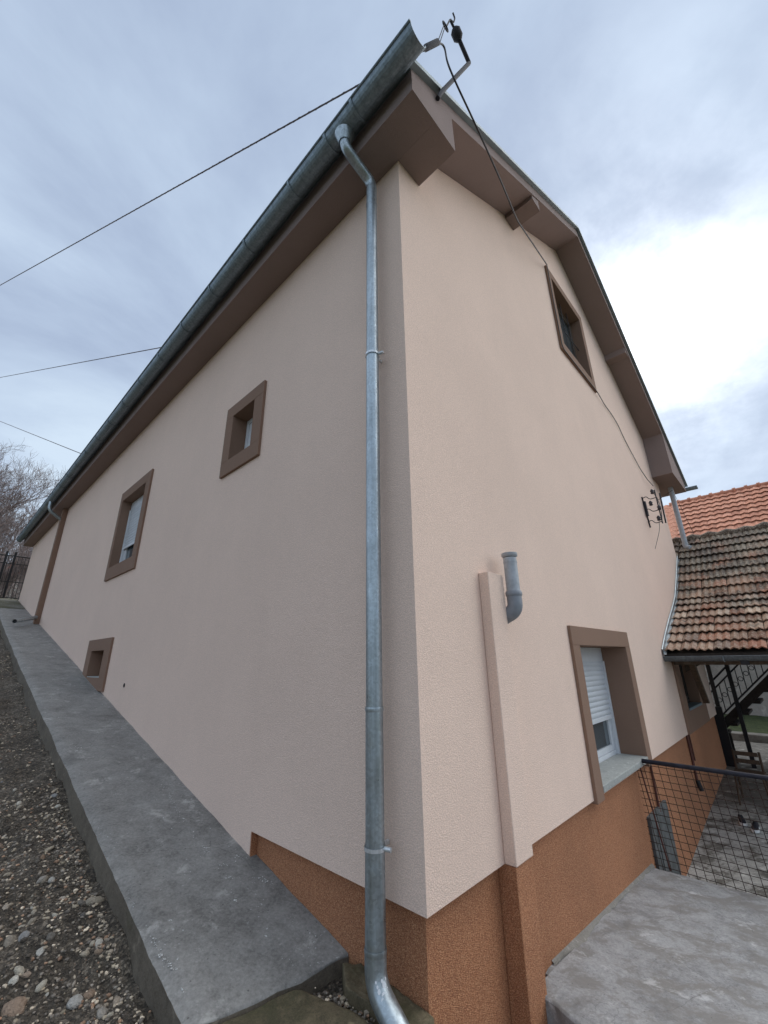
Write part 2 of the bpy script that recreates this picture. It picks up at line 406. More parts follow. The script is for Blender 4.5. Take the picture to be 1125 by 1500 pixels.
# gravel strip left of the path (upper yard) 
def zgrav(x, y):
    z = zpath(y)-.15-.035*(1 if y > 3 else max(0, y/3))
    z += .07*fbm(x*1.6, y*1.6, 3)+.016*fbm(x*7, y*7, 5)+.006*fbm(x*24, y*24, 8)
    z += .05*max(0, -x-1.2)*fbm(x*.4, y*.4, 9)
    e = max(0, 1-(abs(x+.80))/.18); z += .045*e*(.6+.8*fbm(y*2.1, 0, 2))
    return z-.0
g_gravel = grid('gravel_ground', M_dirt, sorted(set([-12,-9,-7,-5.5,-4.5]+lin(-4, -2.4, 30)+lin(-2.36, -.70, 110))), lin(.3, 4, 190)+lin(4.05, 17.6, 270), zgrav)
# rough grassy earth in front of the gate
grid('grass_verge', M_verge, lin(-12, -.02, 60), lin(16.2, 40, 90), lambda x, y: zpath(min(y, 19.3))+.02+.02*fbm(x*2, y*2)+(max(0, y-19.3)*.03))

# sloping concrete path with kerb edge, along the long wall
mb = MB(); nx, ny = 14, 260
def pedge(y): return -.78+.010*fbm(y*1.2, 0, 1)+.004*fbm(y*9, 0, 4)+.045*max(0, (y-9)/6)
rows = []
ysP = warp(.60, 16.3, ny, 1.5)
for j, y in enumerate(ysP):
    row = []
    for i in range(nx+1):
        s = i/nx; x = .048 if i == 0 else (.048+(pedge(y)-.048)*s)
        yy = y+(.10*s+.02*fbm(s*4, 7, 1) if j == 0 else .10*s*max(0, 1-(y-.6)/.8))
        z = zpath(yy)+.006*fbm(x*3, yy*3, 6)+.0025*fbm(x*14, yy*14, 2)
        if i == nx: z -= .018
        if j == 0: z -= .012
        row.append((x, yy, z))
    rows.append(row)
vs = [p for r_ in rows for p in r_]; w = nx+1
mb.add(vs, [(j*w+i, (j+1)*w+i, (j+1)*w+i+1, j*w+i+1) for j in range(ny) for i in range(nx)], True)
o = struct(mb.obj('path', M_path))
mb = MB()  # outer side of the path, cast against boards, and its near end
vs = []; fs = []
def skirt(line, dirv, depth, seed):
    k = 5; vs = []; n = len(line)
    for q, p in enumerate(line):
        for a in range(k+1):
            d = a/k; off = .004*fbm(q*.3, d*3, seed)+.010*d
            vs.append((p[0]+dirv[0]*off, p[1]+dirv[1]*off, p[2]-depth*d))
    return vs, [(q*(k+1)+a, (q+1)*(k+1)+a, (q+1)*(k+1)+a+1, q*(k+1)+a+1) for q in range(n-1) for a in range(k)]
a_, b_ = skirt([r_[-1] for r_ in rows], (-1, 0), .26, 3); mb.add(a_, b_, True)
struct(mb.obj('path_kerb', M_kerb))
mb = MB(); a_, b_ = skirt(rows[0], (0, -1), .16, 5); mb.add(a_, b_, True)
struct(mb.obj('path_end', M_kerb))

# mossy old concrete and rubble joint between the path's end and the corner
def zmoss(x, y):
    z = -1.61+.035*(y-.3)+.012*fbm(x*4, y*4, 1)+.004*fbm(x*18, y*18, 2)
    return z+.055
def moss_piece(poly, h, name):
    mb = MB(); c = Vector((sum(p[0] for p in poly)/len(poly), sum(p[1] for p in poly)/len(poly)))
    ring = []
    n = len(poly)
    for i in range(n):
        a, b2 = Vector(poly[i]), Vector(poly[(i+1) % n])
        for k in range(14):
            p = a.lerp(b2, k/14); p += Vector((.012*fbm(p.x*9, p.y*9, 3), .012*fbm(p.x*9, p.y*9, 6))); ring.append(p)
    m_ = len(ring); rings = []
    for s, dz in ((1.0, -h), (1.0, -.006), (.985, 0))+tuple((.97-.045*k_, .003) for k_ in range(20)):
        for p in ring:
            q = c.lerp(p, s); rings.append((q.x, q.y, zmoss(q.x, q.y)+h*.5+dz+(.004*fbm(q.x*7, q.y*7, 11)+.004*fbm(q.x*26, q.y*26, 3) if s < 1 else 0)))
    fs = [(k*m_+i, k*m_+(i+1) % m_, (k+1)*m_+(i+1) % m_, (k+1)*m_+i) for k in range(22) for i in range(m_)]
    fs.append(tuple(range(22*m_, 23*m_))); mb.add(rings, fs, True)
    return mb.obj(name, M_moss)
o = grid('mossy_ground', M_dirt, lin(-3.5, .10, 120), lin(-.02, .82, 60), lambda x, y: zmoss(x, y)-.045 - (0 if x > -1 else .0))
moss_piece([(-3.4, .02), (-.22, .02), (-.17, .25), (-.24, .50), (-.30, .60), (-.78, .70), (-3.4, .72)], .07, 'moss_slab')['kind'] = 'structure'
moss_piece([(-.10, .02), (.04, .02), (.045, .50), (-.03, .56), (-.12, .44)], .08, 'moss_slab')['kind'] = 'structure'
# drop to the lower ground by the corner
mb = MB(); vs = []; nn = 60
for i in range(nn+1):
    x = -3.5+3.6*i/nn
    for k in range(6): vs.append((x, -.02-.03*k+.02*fbm(x*4, k*.5, 1), -1.655-.09*k))
mb.add(vs, [(i*6+k, (i+1)*6+k, (i+1)*6+k+1, i*6+k+1) for i in range(nn) for k in range(5)], True); struct(mb.obj('bank', M_moss))
grid('lower_ground', M_dirt, lin(-12, .9, 50), lin(-10, .06, 50), lambda x, y: -2.06+.01*fbm(x*3, y*3))

# pale concrete landing on the gable side: two pours, the nearer slightly higher, with a broken lip
def zslab(x, y): return -1.755-.072*x
def slab(name, x0f, x1f, y0, y1, lift, thick, nx=60, ny=80):
    mb = MB(); vs = []
    for j in range(ny+1):
        y = y0+(y1-y0)*(j/ny)**1.3
        a, b2 = x0f(y), x1f(y)
        for i in range(nx+1):
            x = a+(b2-a)*i/nx; e = min(i, nx-i)
            z = zslab(x, y)+lift+.006*fbm(x*2.5, y*2.5, 1)+.003*fbm(x*13, y*13, 2)-(.012 if e == 0 else 0)
            vs.append((x, y, z))
    w = nx+1; fs = [(j*w+i, j*w+i+1, (j+1)*w+i+1, (j+1)*w+i) for j in range(ny) for i in range(nx)]
    mb.add(vs, [f[::-1] for f in fs], True)
    for col_ in (0, nx):
        a_, b_ = skirt([vs[j*w+col_] for j in range(ny+1)], ((-1 if col_ == 0 else 1)*.5, 0), thick, 4); mb.add(a_, b_, True)
    return struct(mb.obj(name, M_slab))
lip = lambda y: 1.50+.05*max(0, -y-.1)+.02*fbm(y*6, 0, 1)+.012*fbm(y*19, 0, 2)+(.07*max(0, 1-abs(y+.02)/.10) )
slab('concrete_landing', lambda y: 1.2, lambda y: 3.72+.008*fbm(y*7, 0), .052, -5.5, 0, .75)
slab('concrete_landing', lambda y: .93 - .10*min(1, max(0, -y-.10)*4)+.006*fbm(y*11, 3)+ (.12 if y > -.02 else 0), lip, -.002, -5.5, .026, .4)
# worn skim of pale mortar where the landing meets the wall
mb = MB(); vs = []; 
for i in range(121):
    x = 1.3+2.42*i/120; wd = .012+.03*abs(fbm(x*5, 0, 3))+.03*max(0, 1-abs(x-1.75)/.3)
    z = zslab(x, 0)
    vs += [(x, .052, z+.022), (x, .045-wd*.5, z+.012), (x, .045-wd, z+.001)]
mb.add(vs, [(i*3+k, (i+1)*3+k, (i+1)*3+k+1, i*3+k+1) for i in range(120) for k in (0, 1)], True); struct(mb.obj('mortar_fillet', M_mortar))

# lower yard beyond the mesh fence
def zyard(x, y):
    z = -2.50+.08*(min(x, 9.5)-4.6)
    return z+.006*fbm(x*2, y*2)
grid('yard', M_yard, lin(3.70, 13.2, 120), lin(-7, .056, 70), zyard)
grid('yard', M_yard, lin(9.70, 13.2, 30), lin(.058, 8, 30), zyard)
mb = MB().box(13.2, 13.6, -7, 8, -2.6, -1.93); struct(mb.obj('yard_kerb', M_yard, bevel=.02))
grid('lawn', M_grass, lin(13.6, 17.4, 40), lin(-7, 8, 60), lambda x, y: -1.97+.03*fbm(x*3, y*3)+.02*(x-13.6))

# ------------------------------------------------------------ the house
WD, LN, APX = 9.72, 18.7, 4.72
zl = lambda x: 4.58+.61*x
ZA = zl(APX)
zr = lambda x: ZA-.55*(x-APX)
house = thing('house', 'large pinkish beige rendered house with brown trims, brown mosaic base and boxed eaves', 'house', (0, 0, -1.155))
def sheet(outline, holes, to3, depth):      # a wall polygon with holes, given thickness
    polys = [[Vector((a, c, 0)) for a, c in outline]]+[[Vector((a, c, 0)) for a, c in h] for h in holes]
    tri = tessellate_polygon(polys); flat = [p for q in polys for p in q]
    mb = MB(); n = len(flat)
    fr = [to3(p.x, p.y, 0) for p in flat]; bk = [to3(p.x, p.y, depth) for p in flat]
    mb.add(fr+bk, [tuple(t_) for t_ in tri]+[tuple(i+n for i in t_[::-1]) for t_ in tri])
    o = 0
    for q in polys:
        k = len(q)
        mb.add(fr[o:o+k]+bk[o:o+k], [(i, (i+1) % k, k+(i+1) % k, k+i) for i in range(k)])
        o += k
    return mb
def rect(a0, a1, c0, c1): return [(a0, c0), (a1, c0), (a1, c1), (a0, c1)]
g3 = lambda a, c, d: (a, d, c)          # gable: a = x
l3 = lambda a, c, d: (d, a, c)          # long wall: a = y
ZB = -1.155
gab = sheet([(0, ZB), (WD, ZB), (WD, zr(WD)+.05), (APX, ZA+.05), (0, zl(0)+.05)],
            [rect(2.32, 4.18, -1.10, .27), rect(3.82, 5.40, 4.56, 6.26), rect(6.6, 8.5, -1.10, .10)], g3, .3).obj('wall', M_pink, house, 'pinkish beige rendered gable wall')
lng = sheet([(.3, ZB), (1.61, ZB), (1.61, zpath(1.61)-.1), (LN, zpath(LN)-.15), (LN, 4.36), (.3, 4.36)],
            [rect(2.03, 2.85, 2.05, 2.94), rect(5.53, 7.08, 1.40, 3.04), rect(5.95, 7.10, -.199, .36)], l3, .3).obj('wall', M_pink, house, 'long pinkish beige rendered side wall')
mb = MB().box(.3, WD, LN-.3, LN-.001, -3, 4.3)
mb.prism([(0.3, LN-.002, 4.3), (WD, LN-.002, 4.3), (WD, LN-.002, zr(WD)), (APX, LN-.002, ZA), (.3, LN-.002, zl(.3))], (0, -.25, 0)); mb.obj('wall', M_pink, house)
MB().box(WD-.3, WD-.001, .301, LN-.31, -3, 4.4).obj('wall', M_pink, house)
MB().box(.3, WD-.3, .3, LN-.3, 4.30, 4.34).obj('ceiling', M_darkwood, house)
# brown mosaic base, set back under the render
mb = MB().box(.05, WD-.03, .05, 1.63, -3.2, ZB-.002)
mb.box(.302, WD-.03, 1.632, LN-.32, -3.2, -1.7)
mb.box(.002, .049, 1.596, 1.608, -1.5, ZB-.002)
mb.obj('base', M_base, house, 'orange brown mosaic plaster base set back under the pink render')
# chase (boxed pipe) on the gable
MB().box(.745, .965, -.08, -.001, ZB, .595).obj('pilaster', M_pink, house, 'low square rendered pilaster hiding a pipe', bevel=.006)
MB().box(.748, .962, -.072, .049, -3.0, ZB-.002).obj('pilaster_base', M_base, house, bevel=.005)
# boxed downpipe on the long wall, far end
mb = MB(); mb.prism([(-.12, 12.95, zpath(12.95)-.05), (-.001, 12.95, zpath(12.95)-.05), (-.001, 12.95, 4.289), (-.12, 12.95, 4.289)], (0, .2, 0))
mb.obj('pilaster', M_trim, house, 'brown rendered box covering the far downpipe', bevel=.006)
# small hole with dark rim in the wall
MB().tube(arc((-.002, 5.03, -.27), 0, 2*pi, .022, 12, (0, 1, 0), (0, 0, 1)), .006, 5, False).obj('drain_hole', M_black, house)
MB().add([(-.003, 5.03+.02*cos(a*pi/5), -.27+.03*sin(a*pi/5)) for a in range(10)], [tuple(range(10))]).obj('drain_hole', M_black, house)

# roof covering
OY, OG, OR = -.42, -.42, 10.8
def roof_slab(p0, p1, lift, th, y0, y1):
    (xa, za), (xb, zb) = p0, p1
    return MB().prism([(xa, y0, za+lift), (xb, y0, zb+lift), (xb, y0, zb+lift+th), (xa, y0, za+lift+th)], (0, y1-y0, 0))
mb = roof_slab((-.38, zl(-.38)), (APX, ZA), .17, .05, -.47, LN+.3)
mb.prism([(APX, -.47, ZA+.17), (10.95, -.47, zr(10.95)+.17), (10.95, -.47, zr(10.95)+.22), (APX, -.47, ZA+.22)], (0, LN+.77, 0))
mb.obj('roof', M_drip, house, 'roof sheets seen only as a thin grey green edge')
# fascia of the rakes and sloped soffits (brown render)
mb = MB()
mb.prism([(.3, OG, zl(.3)), (APX, OG, ZA), (APX, OG, ZA+.168), (.3, OG, zl(.3)+.168)], (0, .03, 0))
mb.prism([(APX, OG, ZA), (9.1, OG, zr(9.1)), (9.1, OG, zr(9.1)+.168), (APX, OG, ZA+.168)], (0, .03, 0))
mb.prism([(-.3, OG, 4.29), (.3, OG, 4.29), (.3, OG, zl(.3)+.166), (-.3, OG, zl(-.3)+.166)], (0, .03, 0))
mb.prism([(9.1, OG, 4.02), (OR, OG, 4.02), (OR, OG, zr(OR)+.166), (9.1, OG, zr(9.1)+.166)], (0, .03, 0))
mb.obj('fascia', M_soffit, house, 'brown fascia along the gable roof edge')
mb = MB()
y1 = -.002
mb.prism([(.3, OG+.03, zl(.3)), (APX, OG+.03, ZA), (APX, OG+.03, ZA+.03), (.3, OG+.03, zl(.3)+.03)], (0, y1-OG-.03, 0))
mb.prism([(APX, OG+.03, ZA), (9.1, OG+.03, zr(9.1)), (9.1, OG+.03, zr(9.1)+.03), (APX, OG+.03, ZA+.03)], (0, y1-OG-.03, 0))
mb.obj('soffit', M_soffit, house, 'brown rendered sloping soffit of the gable')
# boxed eave, left: bottom, outer face, return end
mb = MB(); mb.box(-.3, -.002, OG+.03, LN+.25, 4.29, 4.32); mb.box(-.001, .3, OG+.03, y1, 4.29, 4.32)
mb.box(-.3, -.27, OG+.03, LN+.25, 4.32, 4.56)
mb.prism([(.27, OG+.03, 4.32), (.3, OG+.03, 4.32), (.3, OG+.03, zl(.3)), (.27, OG+.03, zl(.27))], (0, y1-OG-.03, 0))
mb.obj('soffit', M_soffit, house, 'dark brown boxed eave along the long wall')
mb = MB(); mb.box(9.1, OR-.03, OG+.03, y1, 4.02, 4.05); mb.box(WD+.002, OR-.03, y1, LN+.2, 4.02, 4.05); mb.box(OR-.03, OR, OG+.03, LN+.2, 4.02, 4.25)
mb.prism([(9.1, OG+.03, 4.05), (9.13, OG+.03, 4.05), (9.13, OG+.03, zr(9.13)), (9.1, OG+.03, zr(9.1))], (0, y1-OG-.03, 0))
mb.obj('soffit', M_soffit, house, 'brown boxed eave at the far gable corner')
# boxed purlin ends under the soffit
for x0, x1, f, q in ((2.38, 2.62, zl, -.07), (6.9, 7.12, zr, -.012)):
    mb = MB()
    zz0 = min(f(x0), f(x1))+q
    mb.prism([(x0, OG+.012, zz0), (x1, OG+.012, zz0), (x1, OG+.012, f(x1)+.02), (x0, OG+.012, f(x0)+.02)], (0, -.002-OG-.012, 0)); mb.obj('purlin_box', M_soffit, house)

# windows
def band(win, t3, a0, a1, c0, c1, d0=-.03, d1=.16, m=M_trim, name='surround'):
    mb = MB(); p = [t3(a, c, d) for d in (d0, d1) for c in (c0, c1) for a in (a0, a1)]
    mb.add(p, [(0,1,3,2),(4,6,7,5),(0,4,5,1),(2,3,7,6),(0,2,6,4),(1,5,7,3)])
    return mb
def bx3(mb, t3, a0, a1, c0, c1, d0, d1):
    p = [t3(a, c, d) for d in (d0, d1) for c in (c0, c1) for a in (a0, a1)]
    mb.add(p, [(0,1,3,2),(4,6,7,5),(0,4,5,1),(2,3,7,6),(0,2,6,4),(1,5,7,3)]); return mb
def ring3(mb, t3, a0, a1, c0, c1, w, d0, d1):
    bx3(mb, t3, a0, a0+w, c0, c1, d0, d1); bx3(mb, t3, a1-w, a1, c0, c1, d0, d1)
    bx3(mb, t3, a0+w, a1-w, c0, c0+w, d0, d1); bx3(mb, t3, a0+w, a1-w, c1-w, c1, d0, d1); return mb
def window(label, t3, outer, inner, depth, shutter=None, bottom=True, mull=False, sash_w=.06, rot_sash=0):
    a0, a1, c0, c1 = outer; i0, i1, k0, k1 = inner
    base = bx3(MB(), t3, i0, i1, k0, k1, depth+.10, depth+.12).obj('window', M_darkwood, house, label)
    s = MB(); bx3(s, t3, a0, a1, k1, c1, -.03, depth+.08); cb = k0 if bottom else c0
    bx3(s, t3, a0, i0, cb, k1, -.03, depth+.08); bx3(s, t3, i1, a1, cb, k1, -.03, depth+.08)
    if bottom: bx3(s, t3, a0, a1, c0, k0, -.03, depth+.08)
    s.obj('surround', M_trim, base, 'brown rendered surround and deep reveal', bevel=.004)
    top = k1
    if shutter is not None:
        top = k1-.16
        bx3(MB(), t3, i0+.002, i1-.002, top, k1-.002, depth-.02, depth+.07).obj('shutter_box', M_white, base, bevel=.006)
    fr = ring3(MB(), t3, i0+.002, i1-.002, k0+.002, top-.002, .05, depth, depth+.06); fr.obj('frame', M_white, base, bevel=.005)
    am = (i0+i1)/2
    cells = [(i0+.055, am-.01), (am+.01, i1-.055)] if mull else [(i0+.055, i1-.055)]
    for p, q in cells:
        ring3(MB(), t3, p, q, k0+.055, top-.055, sash_w, depth+.008, depth+.058).obj('sash', M_white, base, bevel=.006)
        bx3(MB(), t3, p+sash_w, q-sash_w, k0+.055+sash_w, top-.055-sash_w, depth+.03, depth+.036).obj('pane', M_glass, base)
    if shutter is not None:
        for (p, q) in ((i0+.004, i0+.045), (i1-.045, i1-.004)):
            bx3(MB(), t3, p, q, k0+.01, top, depth-.035, depth-.002).obj('guide_rail', M_white, base, bevel=.003)
        z = top; h = .055; me = None; k = 0
        while z-h > shutter:
            mb = MB(); ln = []
            for a in (i0+.046, i1-.046):
                for s_ in range(6):
                    w_ = s_/5; ln.append(t3(a, z-h*.985*w_-.0, depth-.012-.012*sin(pi*w_)))
            mb.add(ln, [(s_, s_+1, s_+7, s_+6) for s_ in range(5)], True)
            bx3(mb, t3, i0+.046, i1-.046, z-h, z-h*.93, depth-.010, depth-.006)
            mb.obj('slat', M_slat, base); z -= h
        bx3(MB(), t3, i0+.046, i1-.046, z-.045, z, depth-.024, depth-.006).obj('bottom_bar', M_white, base, bevel=.004)
    return base
w = window('wide ground floor window with the white roller shutter half down', g3, (2.3, 4.2, -1.18, .29), (2.48, 4.02, -1.09, .11), .28, shutter=-.66, bottom=False, mull=True)
mb = MB(); mb.box(2.482, 4.018, -.035, .275, -1.13, -1.075); mb.obj('sill', M_sill, w, 'pale worn concrete sill', bevel=.006)
w = window('tall window in the long wall with its roller shutter nearly closed', l3, (5.51, 7.10, 1.38, 3.06), (5.72, 6.97, 1.60, 2.88), .15, shutter=1.98)
w = window('small square window high in the long wall', l3, (2.01, 2.87, 2.03, 2.96), (2.2, 2.69, 2.21, 2.8), .15)
# loft window: dark frame, no shutter, pale curtain edge
w = window('loft window high in the gable, dark panes', g3, (3.80, 5.42, 4.54, 6.28), (3.96, 5.26, 4.73, 6.12), .14, mull=True, sash_w=.04)
for ch in w.children:
    if ch.name.startswith(('frame', 'sash')): ch.data.materials[0] = M_beam
mb = MB()
for i in range(3):
    x = 4.30+i*.30; mb.tube([(x, .085, 4.75), (x, .085, 6.1)], .006, 6)
for z in (5.45,): mb.tube([(3.97, .085, z), (5.25, .085, z)], .007, 6)
mb.obj('grille', M_brkt, w)
# niche near the path
bx = bx3(MB(), l3, 5.92, 7.19, -.30, .36, .14, .18).obj('niche', M_trim, house, 'small blind niche with a brown surround low beside the path')
s = MB(); bx3(s, l3, 5.9, 7.21, .2, .38, -.03, .14); bx3(s, l3, 5.9, 6.2, -.2, .2, -.03, .14); bx3(s, l3, 6.93, 7.21, -.2, .2, -.03, .14); bx3(s, l3, 5.9, 7.21, -.38, -.2, -.03, .14)
s.obj('surround', M_trim, bx, bevel=.004)
bx3(MB(), l3, 6.205, 6.925, -.197, -.185, -.02, .138).obj('sill', M_sill, bx)
# window under the porch roof
w = window('brown framed window on the gable under the tiled porch roof', g3, (6.56, 8.6, -1.157, .13), (6.92, 8.14, -.82, -.05), .14)
for ch in w.children:
    if ch.name.startswith(('frame', 'sash')): ch.data.materials[0] = M_darkwood
MB().box(6.93, 8.13, -.04, .13, -.85, -.815).obj('sill', M_bluesill, w)

# gutter: half-round trough with rolled lip, brackets
GX, GZ, GR = -.430, 4.525, .095
def trough(y0, y1, n, sag=0):
    mb = MB(); vs = []; k = 12; pts = []
    for i in range(k+1):
        a = pi*i/k; pts.append((GX-GR*cos(a), GZ-GR*sin(a)))
    for i in range(k, -1, -1):
        a = pi*i/k; pts.append((GX-(GR-.006)*cos(a), GZ-(GR-.006)*sin(a)))
    m_ = len(pts)
    for j in range(n+1):
        y = y0+(y1-y0)*j/n; dz = .004*fbm(y*.6, 1, 1)
        vs += [(p[0], y, p[1]+dz) for p in pts]
    fs = [(j*m_+i, j*m_+(i+1) % m_, (j+1)*m_+(i+1) % m_, (j+1)*m_+i) for j in range(n) for i in range(m_)]
    fs += [tuple(range(m_))[::-1], tuple(range(n*m_, (n+1)*m_))]
    mb.add(vs, fs, False); mb.tube([(GX-GR-.004, y0, GZ+.006), (GX-GR-.004, y1, GZ+.006)], .011, 8)
    return mb
gut = trough(-.60, LN+.35, 40).obj('gutter', M_gutter, house, 'long half round grey metal gutter on the left eave')
yy = [.07, .43]+[1.0+.88*i for i in range(21)]
for y in yy:
    mb = MB(); p = arc((GX, y, GZ), pi, 2*pi, GR+.005, 12, (1, 0, 0), (0, 0, 1))
    vs = [];
    for q in p: vs += [(q.x, y-.014, q.z), (q.x, y+.014, q.z)]
    for q in p:
        d = (q-Vector((GX, y, GZ))).normalized()*.005; vs += [(q.x+d.x, y-.014, q.z+d.z), (q.x+d.x, y+.014, q.z+d.z)]
    n_ = len(p); fs = []
    for i in range(n_-1):
        a, o2 = 2*i, 2*n_
        fs += [(o2+a, o2+a+1, o2+a+3, o2+a+2), (a, a+2, o2+a+2, o2+a), (a+1, o2+a+1, o2+a+3, a+3)]
    mb.add(vs, fs, False); mb.obj('gutter_bracket', M_gutter, gut)
# right-hand gutter: only its open end shows beyond the roof
mb = MB(); k = 10
for y0, y1 in ((-.66, LN+.2),):
    pts = [(10.98+.08*cos(pi+pi*i/k), 4.17+.08*sin(pi+pi*i/k)) for i in range(k+1)]+[(10.98+.074*cos(2*pi-pi*i/k), 4.17+.074*sin(2*pi-pi*i/k)) for i in range(k+1)]
    m_ = len(pts); mb.add([(p[0], y0, p[1]) for p in pts]+[(p[0], y1, p[1]) for p in pts], [(i, (i+1) % m_, m_+(i+1) % m_, m_+i) for i in range(m_)]+[tuple(range(m_))[::-1]])
mb.obj('gutter', M_gutter, house, 'short open end of the right gutter')

# downpipe at the corner
DX, DY = -.105, .24
top_pts = bend([(GX+.01, .26, GZ-.085), (GX+.015, .26, GZ-.25), (DX, DY, 4.13), (DX, DY, 3.9)], .07, 6)
low = bend([(DX, DY, -1.30), (DX, DY, -1.44), (DX-.01, DY-.26, -1.62)], .14, 8)
dp = MB().tube([(DX, DY, 3.98), (DX, DY, 2.2)], .047, 20).obj('downpipe', M_zinc, house, 'grey galvanised downpipe standing by the front corner')
MB().tube([(DX, DY, 2.2), (DX, DY, -.30)], .048, 20, False).obj('pipe_section', M_zinc, dp)
MB().tube([(DX, DY, -.26), (DX, DY, -.905)], .050, 20, False).obj('pipe_section', M_zinc, dp)
MB().tube([(DX, DY, -.885), (DX, DY, -1.31)], .0515, 20, False).obj('pipe_section', M_zinc, dp)
MB().tube(top_pts, .047, 20, False).obj('elbow', M_zinc, dp, 'swan neck joining the gutter to the pipe')
MB().tube(low, [.053]*(len(low)-1)+[.058], 20, False).obj('elbow', M_zinc, dp, 'paint splashed bottom elbow')
for z, rr_ in ((3.84, .051), (-.26, .0535), (-1.31, .0555)):
    MB().tube([(DX, DY, z+.012), (DX, DY, z), (DX, DY, z-.012)], [rr_-.002, rr_, rr_-.002], 20, False).obj('seam', M_zinc, dp)
q = top_pts[5]
# outlet funnel under the gutter
mb = MB(); mb.tube([(GX+.005, .26, GZ-.10), (GX+.008, .26, GZ-.16), (GX+.01, .26, GZ-.20)], [.088, .068, .051], 18, False); mb.obj('outlet', M_zinc, dp)
for z in (2.19, -.905):
    mb = MB(); mb.tube([(DX, DY, z+.009), (DX, DY, z-.009)], .0555, 20, False)
    mb.box(DX+.045, -.002, DY-.006, DY+.006, z-.010, z+.010)
    mb.tube([(DX+.02, DY-.05, z), (DX+.03, DY-.085, z)], .012, 8)
    mb.obj('clamp', M_clamp, dp)
# splashes of white paint on the bottom elbow
mb = MB()
for i in range(14):
    w_ = .45+.5*random.random(); k = int(w_*(len(low)-1)); c = low[k]
    a = -2.4+random.random()*1.1
    nrm = Vector((cos(a), sin(a)*.8, .35)).normalized(); p = c+nrm*.0545
    t1 = nrm.cross(Vector((0, 0, 1))).normalized(); t2 = nrm.cross(t1); rr_ = .003+.007*random.random()
    mb.add([p+t1*rr_*cos(j*pi/4)+t2*rr_*1.3*sin(j*pi/4) for j in range(8)], [tuple(range(8))])
mb.obj('paint_splash', M_white, dp)
# far gutter outlet elbow and the spout at the foot of the brown box
mb = MB(); mb.tube(bend([(GX, 13.05, GZ-.09), (GX, 13.05, 4.18), (-.03, 13.05, 3.92)], .12, 6), .045, 14)
dp2 = mb.obj('downpipe', M_zinc, house, 'short swan neck entering the brown box by the far end')
mb = MB(); mb.tube(bend([(-.1, 12.97, 1.20), (-.16, 12.9, 1.17), (-.60, 12.1, 1.01)], .05, 5), .048, 16, False)
mb.obj('spout', M_zinc, house, 'loose galvanised spout lying at the foot of the brown box')
MB().add([Vector((-.585, 12.127, 1.016))+.046*(Vector((.88, -.47, 0))*cos(a*pi/6)+Vector((0, 0, 1))*sin(a*pi/6)) for a in range(12)], [tuple(range(12))]).obj('spout_mouth', M_black, house)
# downpipe at the far gable corner running down to the porch roof
dp3 = MB().tube([(10.15, -.18, 4.03), (10.15, -.18, 2.50)], .055, 14).obj('downpipe', M_pvc, house, 'grey pipe dropping from the far eave to the porch roof')
MB().tube(bend([(10.15, -.18, 2.55), (10.15, -.18, 2.46), (10.10, -.27, 2.43)], .05, 5), .058, 14).obj('elbow', M_pvc, dp3)
# vent pipe over the pilaster
vp = MB().tube([(1.02, -.125, .73), (1.02, -.125, .45)], .050, 24).obj('vent_pipe', M_pvc, house, 'grey plastic vent pipe with cap ring beside the pilaster')
mb = MB().tube([(1.02, -.125, .765), (1.02, -.125, .742), (1.02, -.125, .735)], [.060, .060, .052], 24); mb.obj('collar', M_pvc, vp)
mb = MB().tube([(1.02, -.125, .70), (1.02, -.125, .69)], .0525, 24); mb.obj('collar', M_pvc, vp)
mb = MB().tube([(1.02, -.125, .475), (1.02, -.125, .462), (1.02, -.125, .445), (1.02, -.125, .435)], [.056, .061, .061, .056], 24); mb.obj('collar', M_pvc_dark, vp)
mb = MB().tube(bend([(1.02, -.125, .44), (1.02, -.125, .335), (1.015, .03, .265)], .075, 8), .055, 24); mb.obj('elbow', M_pvc_dark, vp)
# thin painted pipes on the base, a grey meter hatch
MB().tube([(4.30, .03, -1.17), (4.30, .03, -2.1)], .014, 8).obj('service_pipe', M_rust, house)
sp = MB().tube([(6.62, .03, -1.17), (6.62, .03, -1.83)], .017, 8).obj('service_pipe', M_rust, house)
MB().tube([(6.62, .03, -1.79), (6.62, .0, -1.92)], .032, 10).obj('valve', M_black, sp)
MB().tube([(6.78, .03, -1.17), (6.78, .03, -1.55)], .012, 8).obj('service_pipe', M_rust, house)
hb = MB().box(3.84, 4.62, .02, .049, -2.42, -1.63).obj('hatch', M_hatch, house, 'dark grey cement patch at the foot of the wall beyond the fence')
MB().box(4.02, 4.60, .012, .019, -2.36, -1.68).obj('hatch_panel', M_hatch, hb)

# ------------------------------------------------------------ tiled porch roof against the gable
porch = thing('porch', 'low porch with an old mossy clay tile roof leaning on the house gable', 'porch', (6.1, -.1, -2.3))
KX, KZ = 8.2, 1.0
EX, EZ = 6.12, .02
TX, TZ = 10.62, 2.70
YR = -.035
def make_tile(width, length, flutes, amp, thick, mname):
    mb = MB(); n = flutes*4; top = []; 
    for j in (0, 1):
        for i in range(n+1):
            s = i/n; h = amp*(.5-.5*cos(2*pi*flutes*s)); top.append((length*j, -width*s, h+ (0 if j else thick)))
    vs = top+[(0, -width*i/n, top[i][2]-thick) for i in range(n+1)]
    w = n+1; fs = [(i, i+w, i+1+w, i+1) for i in range(n)]
    mb.add(vs, fs, False); mb.f += [(i, i+1, 2*w+i+1, 2*w+i) for i in range(n)]; mb.sm += [False]*n
    mb.add([vs[0], vs[w], (length, 0, 0), (0, 0, 0)], [(0, 1, 2, 3)])
    mb.add([vs[n], (0, -width, 0), (length, -width, 0), vs[w+n]], [(0, 1, 2, 3)])
    me = bpy.data.meshes.new(mname); me.from_pydata(mb.v, [], mb.f); me.update(); return me
